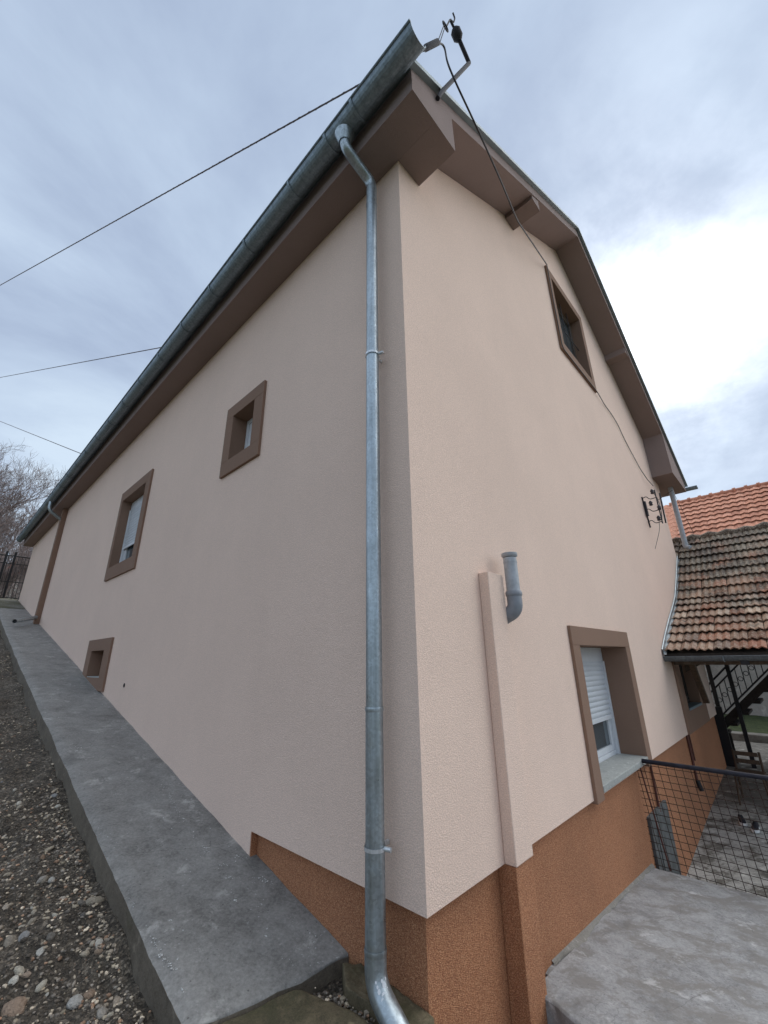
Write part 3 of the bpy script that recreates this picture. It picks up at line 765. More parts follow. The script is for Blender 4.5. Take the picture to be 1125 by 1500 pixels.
def lay_tiles(me, m, parent, p0, p1, rows_, y0, cols, width, jit, lift=.05, tilt=.085):
    me.materials.clear(); me.materials.append(m)
    d = Vector((p1[0]-p0[0], 0, p1[1]-p0[1])); ang = math.atan2(d.z, d.x); k = 0
    up = Vector((-sin(ang), 0, cos(ang)))
    base = Matrix.Translation(-parent.location) if parent.type == 'EMPTY' else Matrix.Identity(4)
    for r_ in range(rows_):
        for c_ in range(cols):
            o = bpy.data.objects.new('tile', me); C.objects.link(o); o.parent = parent
            o.matrix_parent_inverse = base
            p = Vector((p0[0], 0, p0[1]))+d*(r_/rows_)+up*(lift+jit*.35*random.random())
            p.y = y0-c_*width+jit*.5*(random.random()-.5); p += d.normalized()*jit*(random.random()-.5)
            o.location = p; o.rotation_euler = (jit*.7*(random.random()-.5), -ang+tilt+jit*.6*(random.random()-.5), jit*.9*(random.random()-.5))
            k += 1
    return k
tw = .205
L1 = sqrt((KX-EX)**2+(KZ-EZ)**2); L2 = sqrt((TX-KX)**2+(TZ-KZ)**2)
me1 = make_tile(tw*.985, L1/7*1.18, 2, .028, .016, 'clay_tile')
me2 = make_tile(tw*.985, L2/8*1.16, 2, .028, .016, 'clay_tile_long')
# the columns in view are single tiles (from wall to past the frame), the rest one mass
lay_tiles(me1, M_oldtile, porch, (EX, EZ), (KX, KZ), 7, YR, 13, tw, .022)
lay_tiles(me2, M_oldtile, porch, (KX, KZ), (TX, TZ), 8, YR, 15, tw, .022)
mb = MB()
for p0, p1, n_, c0 in (((EX, EZ), (KX, KZ), 7, 13), ((KX, KZ), (TX, TZ), 8, 15)):
    for r_ in range(n_):
        a = r_/n_; xa, za = p0[0]+(p1[0]-p0[0])*a, p0[1]+(p1[1]-p0[1])*a
        b2 = (r_+1.1)/n_; xb, zb = p0[0]+(p1[0]-p0[0])*b2, p0[1]+(p1[1]-p0[1])*b2
        ys_ = lin(YR-c0*tw, -5.5, 160); vs = []
        for y in ys_:
            h = .011*(1-cos(2*pi*(y-YR)/tw*2)); vs += [(xa, y, za+.03), (xa, y, za+.06+h), (xb, y, zb+.018+h)]
        mb.add(vs, [(i*3+k_, i*3+3+k_, i*3+4+k_, i*3+1+k_) for i in range(160) for k_ in (0, 1)])
o = mb.obj('tile', M_oldtile, porch); o['kind'] = 'stuff'
# deck boards beneath, rafters, beam, gutter
mb = MB()
for (xa, za), (xb, zb) in (((EX+.02, EZ), (KX, KZ)), ((KX, KZ), (TX, TZ))):
    mb.prism([(xa, -.01, za-.04), (xb, -.01, zb-.04), (xb, -.01, zb+.008), (xa, -.01, za+.008)], (0, -5.4, 0))
mb.prism([(9.75, .002, KZ+(9.75-KX)*.7-.04), (TX, .002, TZ-.04), (TX, .002, TZ+.008), (9.75, .002, KZ+(9.75-KX)*.7+.008)], (0, .9, 0))
mb.obj('roof_deck', M_darkwood, porch)
# rear slope, falling away behind the ridge
mb = MB().prism([(TX, .9, TZ-.02), (TX+2.0, .9, TZ-1.3), (TX+2.0, .9, TZ-1.36), (TX, .9, TZ-.08)], (0, -6.3, 0)); mb.obj('roof_deck', M_oldtile, porch)
# mortar-bedded ridge, lumpy
for i in range(17):
    y = .55-i*.34
    mb = MB(); mb.tube([(TX+.02*random.random(), y, TZ+.015), (TX, y-.18, TZ+.035+.03*random.random()), (TX, y-.345, TZ+.015)], [.085, .095+.02*random.random(), .085], 10); mb.obj('ridge_tile', M_oldtile, porch)
# tiles above the wall corner, behind it (small triangle seen past the wall)
lay_tiles(me2, M_oldtile, porch, (9.80, KZ+(9.80-KX)*.7025), (TX, TZ), 3, .80, 4, tw, .02)
for i in range(7):
    y = -.25-i*.8
    mb = MB(); za = EZ-.05
    mb.prism([(EX+.05, y, za-.09), (KX, y, KZ-.15), (TX, y, TZ-.15), (TX, y, TZ-.05), (KX, y, KZ-.05), (EX+.05, y, za)], (0, -.07, 0)); mb.obj('rafter', M_beam, porch)
MB().box(6.5, 6.62, -5.4, -.04, -.14, -.02).obj('beam', M_beam, porch)
mb = MB().prism([(6.66, -.2, -.05), (6.76, -.2, -.05), (7.3, -.2, -.75), (7.2, -.2, -.75)], (0, -.08, 0))
mb.prism([(7.2, -.06, -.15), (7.34, -.06, -.12), (7.5, -.5, .1), (7.4, -.5, .1)], (0, .0, -.12)); 
mb.obj('brace', M_wood, porch)
mb = MB(); k = 10; gx, gz, gr = 6.06, -.015, .07
pts = [(gx+gr*cos(pi+pi*i/k), gz+gr*sin(pi+pi*i/k)) for i in range(k+1)]+[(gx+(gr-.005)*cos(2*pi-pi*i/k), gz+(gr-.005)*sin(2*pi-pi*i/k)) for i in range(k+1)]
m_ = len(pts); mb.add([(p[0], -.01, p[1]) for p in pts]+[(p[0], -5.5, p[1]) for p in pts], [(i, (i+1) % m_, m_+(i+1) % m_, m_+i) for i in range(m_)]+[tuple(range(m_))[::-1]])
mb.tube([(gx-gr, -.01, gz), (gx-gr, -5.5, gz)], .009, 6)
pg = mb.obj('gutter', M_gutter_dark, porch, 'dark half round gutter under the old tiles')
for y in (-.75, -1.6, -2.5): MB().tube([(gx+.075*cos(a), y, gz+.075*sin(a)) for a in [pi+pi*i/8 for i in range(9)]], .008, 5).obj('gutter_bracket', M_gutter, pg)
MB().box(gx-.03, gx+.06, -1.02, -.93, gz-.12, gz-.05).obj('outlet', M_black, pg)
# lead flashing climbing along the wall
mb = MB(); vs = []
for (x, z) in ((6.02, .05), (6.5, .30), (7.1, .58), (7.7, .84), (8.2, 1.08), (8.7, 1.42), (9.2, 1.78), (9.74, 2.16)):
    vs += [(x, -.012, z+.055), (x, -.022, z+.045), (x, -.024, z-.03), (x, -.06, z-.035)]
mb.add(vs, [(i*4+k_, i*4+k_+1, i*4+k_+5, i*4+k_+4) for i in range(7) for k_ in (0, 1, 2)]); mb.obj('flashing', M_flash, porch)
for x, y in ((7.6, -2.6), (7.6, -5.2)): MB().box(x, x+.12, y-.12, y, -2.4, .55).obj('post', M_black, porch)

# ------------------------------------------------------------ steel staircase under the porch
st = thing('staircase', 'dark outdoor staircase with black baluster railing rising to the right under the porch', 'staircase', (10.5, 0, -2.05))
sx0, sx1 = 9.95, 10.95
def zs(y): return -1.62+(-y-(-.30))*.95    # stringer line, rises towards -y
mb = MB(); mb.prism([(sx0, .30, zs(.3)-.18), (sx0, -3.0, zs(-3)-.18), (sx0, -3.0, zs(-3)+.02), (sx0, .30, zs(.3)+.02)], (.06, 0, 0)); mb.obj('stringer', M_darkwood, st)
mb = MB(); mb.prism([(sx1, .30, zs(.3)-.18), (sx1, -3.0, zs(-3)-.18), (sx1, -3.0, zs(-3)+.02), (sx1, .30, zs(.3)+.02)], (.06, 0, 0)); mb.obj('stringer', M_darkwood, st)
for i in range(14):
    y = .22-i*.235; z = zs(y)-.02
    mb = MB().box(sx0+.061, sx1-.001, y-.25, y, z-.05, z); mb.obj('step', M_darkwood, st)
mb = MB(); mb.prism([(sx0+.07, .28, zs(.28)-.17), (sx0+.07, -3.0, zs(-3)-.17), (sx0+.07, -3.0, zs(-3)-.14), (sx0+.07, .28, zs(.28)-.14)], (.85, 0, 0)); mb.obj('under_board', M_darkwood, st)
rt = .78
mb = MB().tube([(sx0+.03, .26, zs(.26)+rt), (sx0+.03, -3, zs(-3)+rt)], .022, 6); mb.obj('handrail', M_black, st)
mb = MB().tube([(sx0+.03, .26, zs(.26)+rt-.16), (sx0+.03, -3, zs(-3)+rt-.16)], .018, 6); mb.obj('rail', M_black, st)
mb = MB().tube([(sx0+.03, .26, zs(.26)+.09), (sx0+.03, -3, zs(-3)+.09)], .018, 6); mb.obj('rail', M_black, st)
for i in range(26):
    y = .20-i*.112
    mb = MB().tube([(sx0+.03, y, zs(y)+.09), (sx0+.03, y, zs(y)+rt-.16)], .0095, 6); bl = mb.obj('baluster', M_black, st)
    if i % 1 == 0:
        MB().tube(arc((sx0+.03, y-.056, zs(y-.056)+.36), 0, 2*pi, .042, 10, (0, 1, 0), (0, 0, 1)), .007, 5, False).obj('scroll', M_black, bl)
for y in (.0, -.33, -1.55): MB().box(sx0-.07, sx0-.001, y-.07, y, -2.15, .9).obj('post', M_black, st)
MB().box(9.78, 9.84, -.10, .55, -2.15, -1.02).obj('stair_void_shade', M_black, st)  # added dark panels stand in for the shaded void under the stair
MB().box(sx0+.2, sx0+.26, -.1, .9, -2.15, -1.55).obj('stair_void_shade', M_darkwood, st)

# ------------------------------------------------------------ house with the orange roof behind
oh = thing('tiled_house', 'grey rendered house behind with a clean orange clay tile roof', 'house', (17.6, -2, -1.9))
MB().box(17.5, 24, -12, 6.0, -2.0, 2.9).obj('wall', M_house_grey, oh)
p0, p1 = (16.6, 2.78), (20.3, 6.55)
LL = sqrt((p1[0]-p0[0])**2+(p1[1]-p0[1])**2)
me3 = make_tile(.262, LL/16*1.15, 1, .045, .022, 'wave_tile')
# rows hidden behind the porch ridge joined as one; visible rows single
n_sing = lay_tiles(me3, M_newtile, oh, (p0[0]+(p1[0]-p0[0])*4/16, p0[1]+(p1[1]-p0[1])*4/16), p1, 12, .95, 20, .262, .004, .06, .11)
mb = MB()
for r_ in range(16):
    for (ya, yb) in (((.95, 6.3), (-4.29, -12.3)) if r_ >= 4 else ((6.3, -12.3),)):
        xa, za = p0[0]+(p1[0]-p0[0])*r_/16, p0[1]+(p1[1]-p0[1])*r_/16
        xb, zb = p0[0]+(p1[0]-p0[0])*(r_+1.1)/16, p0[1]+(p1[1]-p0[1])*(r_+1.1)/16
        n = 120; vs = []
        for y in lin(ya, yb, n): h = .022*(1-cos(2*pi*(y-.95)/.262)); vs += [(xa, y, za+.012), (xa, y, za+.04+h), (xb, y, zb+.018+h)]
        mb.add(vs, [(i*3+k_, i*3+3+k_, i*3+4+k_, i*3+1+k_) for i in range(n) for k_ in (0, 1)])
o = mb.obj('tile', M_newtile, oh); o['kind'] = 'stuff'
MB().prism([(p0[0], 6.3, p0[1]-.08), (p1[0], 6.3, p1[1]-.08), (p1[0], 6.3, p1[1]), (p0[0], 6.3, p0[1])], (0, -18.6, 0)).obj('roof_deck', M_darkwood, oh)
MB().prism([(p1[0], 6.3, p1[1]-.08), (24.4, 6.3, 2.6), (24.4, 6.3, 2.7), (p1[0], 6.3, p1[1])], (0, -18.6, 0)).obj('roof_deck', M_redroof, oh)
for i in range(16):
    y = 1.2-i*.40
    mb = MB().tube([(p1[0], y, p1[1]+.02), (p1[0], y-.36, p1[1]+.03), (p1[0], y-.37, p1[1]+.045), (p1[0], y-.42, p1[1]+.045)], [.12, .12, .145, .145], 12)
    mb.obj('ridge_tile', M_newtile, oh)

# ------------------------------------------------------------ mesh fence at the end of the landing
mf = thing('mesh_fence', 'rusty wire mesh fence with dark top rail at the edge of the grey landing', 'fence', (3.74, -.1, -2.02))
FX = 3.745; SL = -.012
MB().tube([(FX, -.04, -1.075), (FX, -3.2, -1.10)], .022, 12).obj('top_rail', M_rail, mf)
zt = -1.09
i = 0; y = .03
while y > -2.6:
    pts = [(FX+.003*fbm(y*3, k*.7, 2), y-.075*k/6+.003*fbm(y*5, k, 3), zt-.97*k/6) for k in range(7)]
    MB().tube(pts, .0032, 5).obj('wire', M_wire, mf); y -= .072
for k in range(15):
    z = zt-.02-k*.0645
    pts = [(FX+.005+.003*fbm(q, k*.7, 2), .035-q*.17-.07*k/13*0, z-.004*q+.004*fbm(q*.7, k, 3)) for q in range(17)]
    MB().tube(pts, .0032, 5).obj('wire', M_wire, mf)
MB().tube([(FX+.0, -2.55, -1.05), (FX, -2.55, -2.3)], .02, 8).obj('post', M_rail, mf)
MB().tube([(FX+.02, .0, -1.12), (FX+.02, -.10, -2.04)], .008, 6).obj('edge_rod', M_rust, mf)

# ------------------------------------------------------------ chair and shoes in the yard
def zy(x): return -2.50+.08*(min(x, 9.5)-4.6)
cx, cy = 7.75, -.50; cz = zy(cx)+.003
ch = thing('chair', 'old wooden chair with slim splayed legs standing by the house wall in the yard', 'chair', (cx, cy, cz))
for sx, sy in ((-1, 1), (-1, -1), (1, 1), (1, -1)):
    if sx > 0: pts = [(cx+.21, cy+sy*.19, cz), (cx+.17, cy+sy*.17, cz+.43), (cx+.24, cy+sy*.17, cz+.72)]
    else: pts = [(cx-.20, cy+sy*.20, cz), (cx-.16, cy+sy*.17, cz+.42)]
    MB().tube(pts, [.013]+[.018]*(len(pts)-1), 8).obj('leg', M_wood, ch)
MB().box(cx-.2, cx+.19, cy-.2, cy+.2, cz+.425, cz+.45).obj('seat', M_wood, ch, bevel=.01)
for z in (.54, .65): MB().box(cx+.195+(z-.6)*.15, cx+.215+(z-.6)*.15, cy-.15, cy+.15, cz+z, cz+z+.06).obj('back_slat', M_wood, ch)
for sy in (-1, 1): MB().tube([(cx-.19, cy+sy*.185, cz+.2), (cx+.19, cy+sy*.185, cz+.2)], .010, 6).obj('stretcher', M_wood, ch)
def shoe(x, y, ang, lab):
    z0 = zy(x)+.006
    o = thing('shoe', lab, 'shoe', (x, y, z0), 'pair of shoes on the yard concrete')
    Rm = Matrix.Rotation(ang, 3, 'Z')
    prof = [(-.135, .026, .060), (-.115, .036, .075), (-.06, .037, .078), (0, .038, .070), (.05, .044, .052), (.10, .043, .040), (.13, .030, .030), (.145, .012, .018)]
    mb = MB(); vs = []; k = 10
    for (a, w_, h) in prof:
        for i in range(k+1):
            t_ = pi*i/k; p = Rm @ Vector((a, w_*cos(t_)*1.0, .012+h*sin(t_)**.7)); vs.append(p+Vector((x, y, z0)))
    mb.add(vs, [(j*(k+1)+i, (j+1)*(k+1)+i, (j+1)*(k+1)+i+1, j*(k+1)+i+1) for j in range(7) for i in range(k)]+[tuple(range(k+1))[::-1], tuple(range(7*(k+1), 8*(k+1)))], True)
    mb.obj('upper', M_shoe, o)
    ring = [(-.145, 0), (-.135, .028), (-.06, .040), (.04, .046), (.10, .046), (.14, .03), (.155, 0), (.14, -.03), (.10, -.046), (.04, -.046), (-.06, -.040), (-.135, -.028)]
    mb = MB(); mb.prism([Rm @ Vector((a, b_, 0))+Vector((x, y, z0)) for a, b_ in ring], (0, 0, .034)); mb.obj('sole', M_sole, o, bevel=.004)
    mb = MB(); mb.add([Rm @ Vector((-.075+.035*cos(i*pi/5), .020*sin(i*pi/5), .0935))+Vector((x, y, z0)) for i in range(10)], [tuple(range(10))]); mb.obj('insole', M_house_grey, o)
shoe(6.88, -.365, R(192), 'dark shoe with white sole nearer the house wall, left one of the pair')
shoe(6.72, -.52, R(180), 'dark shoe with white sole farther from the wall, right one of the pair')

# ------------------------------------------------------------ service bracket on the roof edge and cables
BY = -.58
KB = [(-.15, 4.21), (.49, 5.72), (.29, 5.88), (.18, 5.94), (-.12, 5.0), None, (.067, 5.60)]
def P(x, z): return Vector((x, BY, z))
bk = thing('cable_bracket', 'steel cable hook bracket with a round insulator fixed to the roof edge above the corner', 'bracket', (.08, -.45, 4.76))
MB().tube([(.045, -.44, 4.66), (.075, -.46, 4.76), P(*KB[1])], .020, 10).obj('arm', M_brkt, bk)
MB().tube([P(*KB[1]), P(*KB[2])], .020, 10).obj('arm', M_brkt, bk)
kv = (P(*KB[2])-P(*KB[1])).normalized(); kc = P(*KB[2])
MB().tube([kc-kv*.055, kc-kv*.03, kc+kv*.03, kc+kv*.055], [.028, .050, .050, .026], 14).obj('insulator', M_brkt, bk)
kt = P(*KB[3]); MB().tube([kc+kv*.04, kt], .012, 8).obj('pin', M_brkt, bk)
rc = P(*KB[6]); MB().tube(arc(rc, 0, 2*pi, .042, 14, (.8, 0, .6), (-.6, 0, .8)), .007, 6, False).obj('ring', M_brkt, bk)
MB().tube(bend([rc+Vector((.02, 0, .04)), kt, kt+Vector((.05, -.01, .02)), kt+Vector((.07, -.02, .12)), kt+Vector((.04, -.02, .16))], .03, 4), .008, 6).obj('hook', M_brkt, bk)
sl = P(*KB[4])
MB().tube([rc-Vector((.03, 0, .035)), sl+Vector((.01, 0, .02))], .0045, 5).obj('tie_wire', M_brkt, bk)
MB().tube([rc-Vector((.015, 0, .045)), sl+Vector((.03, 0, .01))], .0045, 5).obj('tie_wire', M_brkt, bk)

def ray(x, y): return rr*((x-562.5)/607.75)-uu*((y-750)/607.75)+fw
def at(x, y, ax, v):
    d = ray(x, y); return CAM+d*((v-CAM[ax])/d[ax])
def cable(name, p, rad, m, label, twist=False, sag=0, n=40):
    p = [Vector(q) for q in p]; pts = []
    for i in range(len(p)-1):
        for k in range(n): pts.append(p[i].lerp(p[i+1], k/n)-Vector((0, 0, sag*4*(k/n)*(1-k/n))))
    pts.append(p[-1])
    return pts
S2 = at(616, 74, 1, -.52)
far = at(0, 418, 1, 10.5)
d_ = (far-S2)
pts = [S2+d_*(k/60*1.6) for k in range(61)]
mb = MB(); mb.tube(pts, .0075, 8)
tw_ = [p+Vector((.006*cos(i*1.9), 0, .009*sin(i*1.9))) for i, p in enumerate([S2+d_*(k/420*1.6) for k in range(421)])]
cb = mb.obj('power_cable', M_cable_b); tag(cb, 'twisted service cable reaching from the upper left sky to the roof corner', 'cable')
MB().tube(tw_, .0045, 5).obj('strand', M_cable_b, cb)
MB().tube([S2, S2.lerp(sl, .25), S2.lerp(sl, .3), sl], [.015, .017, .026, .026], 10).obj('sleeve', M_brkt, cb)
# drop cable from the bracket to the window corner, then round its surround to the rack
W1 = at(757, 322, 1, -.30); W2 = Vector((3.80, -.045, 6.27))
pts = bend([sl, at(651, 66, 1, BY), at(655, 92, 1, BY), at(668, 122, 1, BY), at(700, 190, 1, -.55), at(735, 268, 1, -.44), W1, W2], .2, 6)
o = MB().tube(pts, .0085, 6).obj('drop_cable', M_cable); tag(o, 'black drop cable hanging from the roof bracket down across the gable', 'cable')
low_pts = [(5.43, -.035, 4.53)]
for px_, py_ in ((885, 592), (896, 607), (905, 622), (914, 642), (925, 663), (938, 687), (948, 702), (957, 712)): 
    q = at(px_, py_, 1, -.02); low_pts.append(q if px_ < 945 else at(px_, py_, 1, -.06))
low_pts = bend([Vector((3.80, -.045, 6.27)), Vector((3.795, -.04, 5.4)), Vector((3.795, -.04, 4.53)), Vector((5.43, -.04, 4.53))]+[Vector(q) for q in low_pts[1:]], .1, 4)
# the cable runs round the loft window surround and then down to the rack
MB().tube(low_pts, .007, 6).obj('cable_run', M_cable, o)
def side_cable(a, b_, yfar, xend, rad, label, cat='cable'):
    q0 = at(a[0], a[1], 1, yfar); q1 = at(b_[0], b_[1], 0, xend); d_ = q0-q1
    o = MB().tube([q1+d_*(k/50*1.8)-Vector((0, 0, .0)) for k in range(51)], rad, 6).obj('power_cable', M_cable_b); tag(o, label, cat)
side_cable((0, 553), (240, 508.2), 16, -.36, .008, 'thin overhead wire meeting the eave halfway along the gutter')
side_cable((0, 617), (119, 664.6), 20, -.36, .011, 'overhead wire sloping down towards the far part of the gutter')
side_cable((0, 700), (92, 703.5), 22, -.38, .006, 'faint thin wire crossing in front of the bare tree')

# insulator rack standing off the wall
ra = thing('insulator_rack', 'black iron rack with four insulators on the gable near its far end', 'insulator rack', (7.35, 0, 2.4))
def rk(pts, r_=.010, name='bar'): return MB().tube([Vector(p) for p in pts], r_, 6).obj(name, M_brkt, ra)
rk([(7.30, -.012, 3.02), (7.42, -.012, 2.40)], .014)
rk([(7.35, -.24, 3.12), (7.35, -.24, 2.42)], .011); rk([(7.44, -.30, 3.06), (7.44, -.28, 2.44)], .014)
for z in (2.98, 2.72, 2.48):
    rk(bend([(7.35, -.01, z+.02), (7.35, -.07, z+.05), (7.35, -.13, z-.03), (7.35, -.24, z-.02)], .03, 4), .008, 'arm')
MB().box(7.30, 7.36, -.05, -.012, 2.62, 2.92).obj('plate', M_brkt, ra)
for (y, z) in ((-.20, 3.09), (-.13, 2.86), (-.25, 2.74), (-.20, 2.53)):
    MB().tube([(7.33, y, z-.05), (7.33, y, z-.035), (7.33, y, z-.01), (7.33, y, z+.01), (7.33, y, z+.03), (7.33, y, z+.05)], [.02, .036, .026, .038, .026, .016], 10).obj('insulator', M_porc, ra)
rk(bend([(7.33, -.2, 2.5), (7.33, -.17, 2.3), (7.34, -.02, 1.95)], .1, 5), .004, 'loose_wire')
rk([(7.33, -.20, 3.12), (7.36, -.25, 2.95), (7.38, -.27, 2.75), (7.36, -.24, 2.45)], .006, 'loose_wire')
q = MB().tube([(7.36, -.26, 2.9), at(985, 718, 1, -.6), at(1016, 781, 0, 10.6)], .006, 5).obj('porch_cable', M_cable); tag(q, 'thin cable running from the wall rack down to the porch ridge', 'cable')

# ------------------------------------------------------------ far left: gate fence, trees, shrubs, little house
zf = 2.32
fe = thing('iron_fence', 'black wrought iron fence panels closing the yard beyond the far end of the house', 'fence', (-1, 19.9, zf))
for x in (-.36, -.62, -2.6, -4.6): MB().box(x-.035, x+.035, 19.86, 19.94, zf-.1, zf+1.88).obj('post', M_black, fe)
for z in (.12, .72, 1.42, 1.72):
    MB().tube([(-7, 19.9, zf+z), (1.5, 19.9, zf+z)], .017 if z < 1.5 else .024, 6).obj('rail', M_black, fe)
for i in range(70):
    x = 1.45-i*.105; MB().tube([(x, 19.9, zf+.05), (x, 19.9, zf+1.72)], .009, 4).obj('bar', M_black, fe)

def tree(base, h, seed, label, levels=5, lean=(0, 0), spread=1.0, group=None, name='bare_tree', tr=.16):
    rnd = random.Random(seed); root = thing(name, label, 'tree' if name != 'shrub' else 'shrub', base, group)
    trunk = MB(); crown = MB(); cnt = [0]
    def grow(p, d, ln, r_, lv):
        n = 5 if lv < 3 else 3; pts = [p]; q = p; dd = d
        rads = [r_]
        for i in range(n):
            dd = (dd+Vector((rnd.uniform(-1, 1), rnd.uniform(-1, 1), rnd.uniform(-.4, .9)))*(.13+.05*lv)).normalized()
            q = q+dd*ln/n; pts.append(q); rads.append(max(.004, r_*(1-.55*(i+1)/n)))
        (trunk if lv == 0 else crown).tube(pts, rads, 7 if lv < 2 else (4 if lv < 4 else 3), lv < 1)
        if lv >= levels: return
        kids = {0: 7, 1: 6, 2: 6, 3: 5, 4: 5}.get(lv, 4)
        for k in range(kids):
            s = (.30 if lv else .35)+(.7 if lv else .65)*(k+rnd.random()*.6)/kids; s = min(s, 1)
            i = min(n-1, int(s*n)); p2 = pts[i].lerp(pts[i+1], s*n-i if s*n-i <= 1 else 1)
            az = rnd.uniform(0, 2*pi); side = Vector((cos(az), sin(az), 0)); side = (side-dd*side.dot(dd)).normalized()
            a = rnd.uniform(.45, .95)*spread
            grow(p2, (dd*cos(a)+side*sin(a)+Vector((0, 0, .18))).normalized(), ln*rnd.uniform(.48, .72), max(.005, rads[i]*.58), lv+1)
    grow(Vector(base)-Vector((0, 0, .1)), Vector((lean[0], lean[1], 1)).normalized(), h*.48, tr, 0)
    trunk.obj('trunk', M_bark, root); crown.obj('crown', M_bark, root)
    return root
tree((-1.7, 24.5, 2.4), 8.4, 3, 'tall bare tree behind the iron fence, its twigs spreading over the eave', lean=(.12, 0), spread=1.0)
tree((-.2, 28.5, 2.5), 7.0, 11, 'second bare tree with a slim leaning trunk, closer to the end of the house', lean=(.05, 0), levels=5, spread=.95)
tree((-3.4, 30, 2.5), 10.0, 21, 'farther bare tree at the left edge beyond the fence', levels=5, spread=1.0)
for i, (x, y) in enumerate(((-.9, 22.3), (-.1, 23.2), (.8, 22.6), (-2.2, 22.8))):
    tree((x, y, 2.35), 2.8+.3*i, 40+i, ['tangled leafless shrub right behind the double fence post', 'leafless shrub behind the fence nearest the house end', 'low leafless shrub hidden behind the house end', 'leafless shrub at the left edge behind the fence'][i], levels=4, spread=1.25, name='shrub', tr=.05, group='shrubs behind the iron fence')
fh = thing('cottage', 'small far cottage with a red roof glimpsed through the iron fence', 'house', (2.0, 48, 2.9))
MB().box(.6, 3.4, 46, 54, 2.5, 7.3).obj('wall', M_house_grey, fh)
MB().prism([(.2, 45.6, 7.2), (3.8, 45.6, 7.2), (2.0, 45.6, 8.9)], (0, 8.8, 0)).obj('roof', M_redroof, fh)
# thicket: leafless undergrowth that reads as one mass
rnd = random.Random(5); mb = MB()
for i in range(1900):
    x = rnd.uniform(-6.5, 4.5); y = rnd.uniform(23.5, 33); z = 2.4+.06*max(0, y-30)
    h = rnd.uniform(.5, 2.6)*(1+.12*(y-23.5)/3); p = Vector((x, y, z+rnd.random()*1.2)); q = p+Vector((rnd.gauss(0, .5), rnd.gauss(0, .4), h*.5)); w_ = q+Vector((rnd.gauss(0, .5), rnd.gauss(0, .4), h*.45))
    mb.tube([p, q, w_], [.012, .009, .004], 3, False)
o = mb.obj('thicket', M_bark); o['kind'] = 'stuff'; o['label'] = 'leafless undergrowth behind the iron fence'

# ------------------------------------------------------------ gravel, stones and crumbs
import array
def ico(sub):
    bm = bmesh.new(); bmesh.ops.create_icosphere(bm, subdivisions=sub, radius=1); v = [x.co.copy() for x in bm.verts]; f = [tuple(q.index for q in p.verts) for p in bm.faces]; bm.free(); return v, f
iv, if_ = ico(1)
tints = [(c[0]*1.8, c[1]*1.6, c[2]*1.36) for c in [(.10, .095, .09), (.17, .155, .135), (.30, .275, .235), (.07, .062, .055), (.42, .39, .34), (.22, .15, .11), (.13, .125, .12), (.20, .19, .18), (.05, .045, .04), (.26, .24, .20)]]
def scatter(n, fn, name, parent=None, soil=False):
    vs = []; fs = []; cols = []
    for i in range(n):
        x, y, z, s = fn(); rot = Matrix.Rotation(random.random()*6.28, 3, (random.random()-.5, random.random()-.5, random.random()-.5+.01))
        sc_ = (s*random.uniform(.7, 1.3), s*random.uniform(.6, 1.1), s*random.uniform(.4, .8))
        o = len(vs)
        jit = [random.uniform(.75, 1.2) for _ in range(12)]
        zr_ = Matrix.Rotation(random.random()*6.28, 3, 'Z')
        for k, v in enumerate(iv):
            p = zr_ @ Vector((v.x*sc_[0]*jit[k], v.y*sc_[1]*jit[k], v.z*sc_[2]*jit[(k*5) % 12])); vs.append((p.x+x, p.y+y, p.z+z+sc_[2]*.35))
        fs += [(a+o, b_+o, c_+o) for a, b_, c_ in if_]
        c = random.choice(tints) if not soil or s > .0075 or random.random() < .3 else (.105, .085, .065); w_ = random.uniform(.7, 1.3); cols += [(c[0]*w_, c[1]*w_, c[2]*w_, 1)]*12
    me = bpy.data.meshes.new(name); me.from_pydata(vs, [], fs)
    ca = me.color_attributes.new('tint', 'FLOAT_COLOR', 'POINT'); ca.data.foreach_set('color', [q for c in cols for q in c])
    me.materials.append(M_stone); me.update(); o = bpy.data.objects.new(name, me); C.objects.link(o)
    if parent: o.parent = parent
    o['kind'] = 'stuff'; return o
def f_grav():
    y = .55+9.5*random.random()**2.1; x = -.79-1.5*random.random()**.9*(1 if y < 4 else .9)
    s = .0024+.012*random.random()**4.5+.0006*y
    if fbm(x*1.6, y*1.6, 33) < -.05 and random.random() < .75: x = -.84-.5*random.random()**2; y = .6+3*random.random(); s *= .8
    return x, y, zgrav(x, y), s
scatter(15000, f_grav, 'gravel', g_gravel, True)['label'] = 'mixed small gravel and grit'
def f_rub():
    t_ = random.random(); a = Vector((-.16, .55)).lerp(Vector((-.03, .0)), t_); x = a.x-.035+.05*random.gauss(0, .6)+.0; y = a.y+.03*random.gauss(0, 1)
    return x, y, zmoss(x, y)-.03+.03*random.random(), .005+.010*random.random()**2
scatter(420, f_rub, 'rubble', None)
bpy.data.objects['rubble']['kind'] = 'stuff'; bpy.data.objects['rubble']['label'] = 'crushed rubble filling the joint by the corner'
def on_path(px_, py_):
    d = ray(px_, py_); n = Vector((0, -.205, 1)); t_ = (-1.63-n.dot(CAM))/n.dot(d); return CAM+d*t_
crumb_lines = [((238, 1150), (262, 1190), 30), ((262, 1190), (288, 1228), 26), ((298, 1242), (304, 1248), 26), ((250, 1160), (275, 1175), 8), ((344, 1254), (366, 1258), 10), ((318, 1272), (345, 1262), 8), ((330, 1285), (360, 1290), 10), ((378, 1288), (405, 1296), 16), ((340, 1305), (352, 1330), 6),
               ((186, 1303), (200, 1340), 8), ((222, 1375), (238, 1400), 26), ((232, 1398), (260, 1424), 30), ((262, 1447), (270, 1450), 3), ((420, 1340), (470, 1380), 6), ((104, 1095), (125, 1103), 10)]
bag = [(a, b_) for a, b_, n in crumb_lines for _ in range(n)]
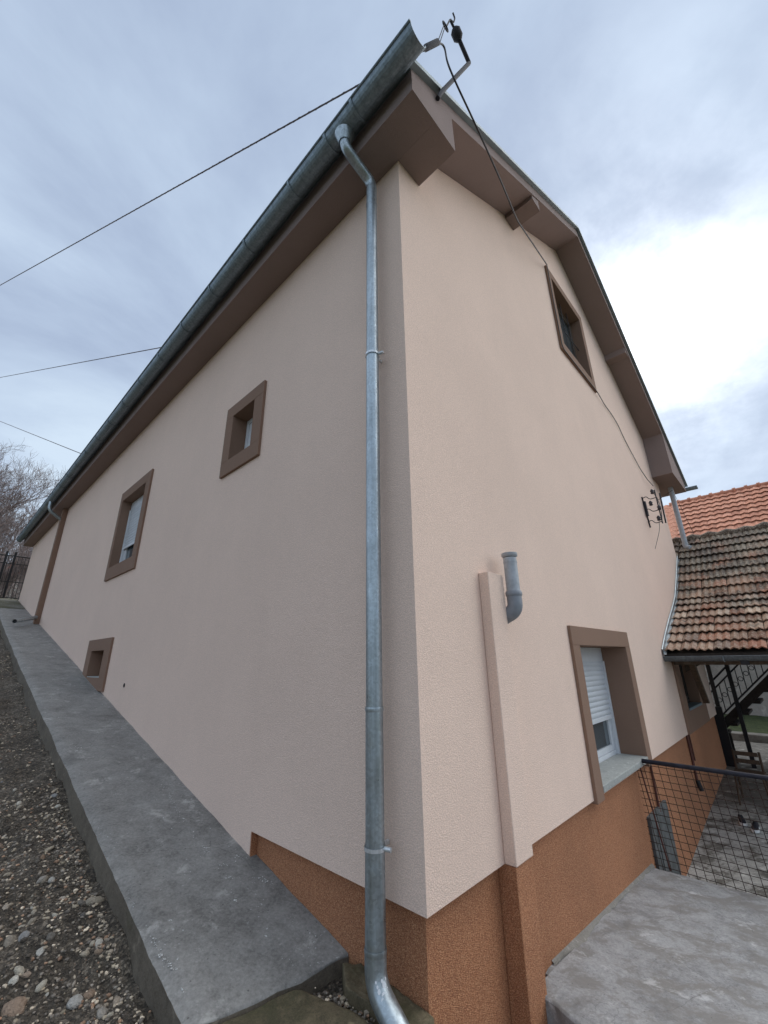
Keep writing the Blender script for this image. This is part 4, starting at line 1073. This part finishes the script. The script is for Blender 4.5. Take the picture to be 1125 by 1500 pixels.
def f_crumb():   # drops of white plaster
    a, b_ = random.choice(bag); w_ = random.random(); p = on_path(a[0]+(b_[0]-a[0])*w_+random.gauss(0, 2.2), a[1]+(b_[1]-a[1])*w_+random.gauss(0, 1.8))
    x = max(p.x, pedge(p.y)+.01); return x, p.y, zpath(p.y)+.001, .0016+.0045*random.random()**2.5
tints_keep = tints[:]; tints[:] = [(.62, .62, .6), (.5, .5, .48), (.7, .69, .66)]
o = scatter(260, f_crumb, 'plaster_crumbs'); o['label'] = 'white plaster crumbs dropped on the grey path'
tints[:] = tints_keep
# the larger stones, one by one, lying in the gravel ground
sv, sf = ico(2); stone_meshes = []
for k in range(7):
    rnd = random.Random(100+k); off = rnd.random()*50
    a, b2, c2 = rnd.uniform(.8, 1.25), rnd.uniform(.6, .95), rnd.uniform(.4, .7)
    vs = []
    for v in sv:
        f_ = 1+.32*noise.noise(v*1.3+Vector((off, 0, 0))); f_ = min(f_, 1.06 + .05*k/7) if k % 2 else f_
        vs.append((v.x*a*f_, v.y*b2*f_, v.z*c2*f_))
    me = bpy.data.meshes.new('stone'); me.from_pydata(vs, [], sf); me.materials.append(M_pebble); me.polygons.foreach_set('use_smooth', [k % 2 == 0]*len(sf)); me.update(); stone_meshes.append(me)
spots = [(138, 1322, .034), (90, 1318, .018), (95, 1287, .0), (110, 1470, .032), (130, 1458, .024), (20, 1480, .04), (35, 1372, .022), (15, 1380, .026), (60, 1446, .022), (38, 1430, .018), (125, 1398, .018), (145, 1382, .018), (172, 1470, .02), (97, 1362, .012), (150, 1485, .022), (8, 1330, .015), (60, 1395, .02)]
placed = 0
for (px_, py_, s) in spots:
    if not s: continue
    d = ray(px_, py_); t_ = 0; p = CAM.copy()
    for _ in range(600):
        p = CAM+d*t_
        if p.z < zgrav(p.x, p.y): break
        t_ += .01
    o = bpy.data.objects.new('stone', random.choice(stone_meshes)); C.objects.link(o); o.parent = g_gravel; o.location = (p.x, p.y, p.z+s*.15); s *= 1.35; o.scale = (s, s, s*.9); o.rotation_euler = (random.uniform(-.4, .4), random.uniform(-.4, .4), random.random()*6.28)
for i in range(282):
    y = .6+4.0*random.random()**2.0; x = -.86-1.1*random.random(); s = .008+.024*random.random()**2.6
    o = bpy.data.objects.new('stone', random.choice(stone_meshes)); C.objects.link(o); o.parent = g_gravel
    o.location = (x, y, zgrav(x, y)+s*.15); o.scale = (s, s*.9, s*.9); o.rotation_euler = (random.uniform(-.5, .5), random.uniform(-.5, .5), random.random()*6.28)
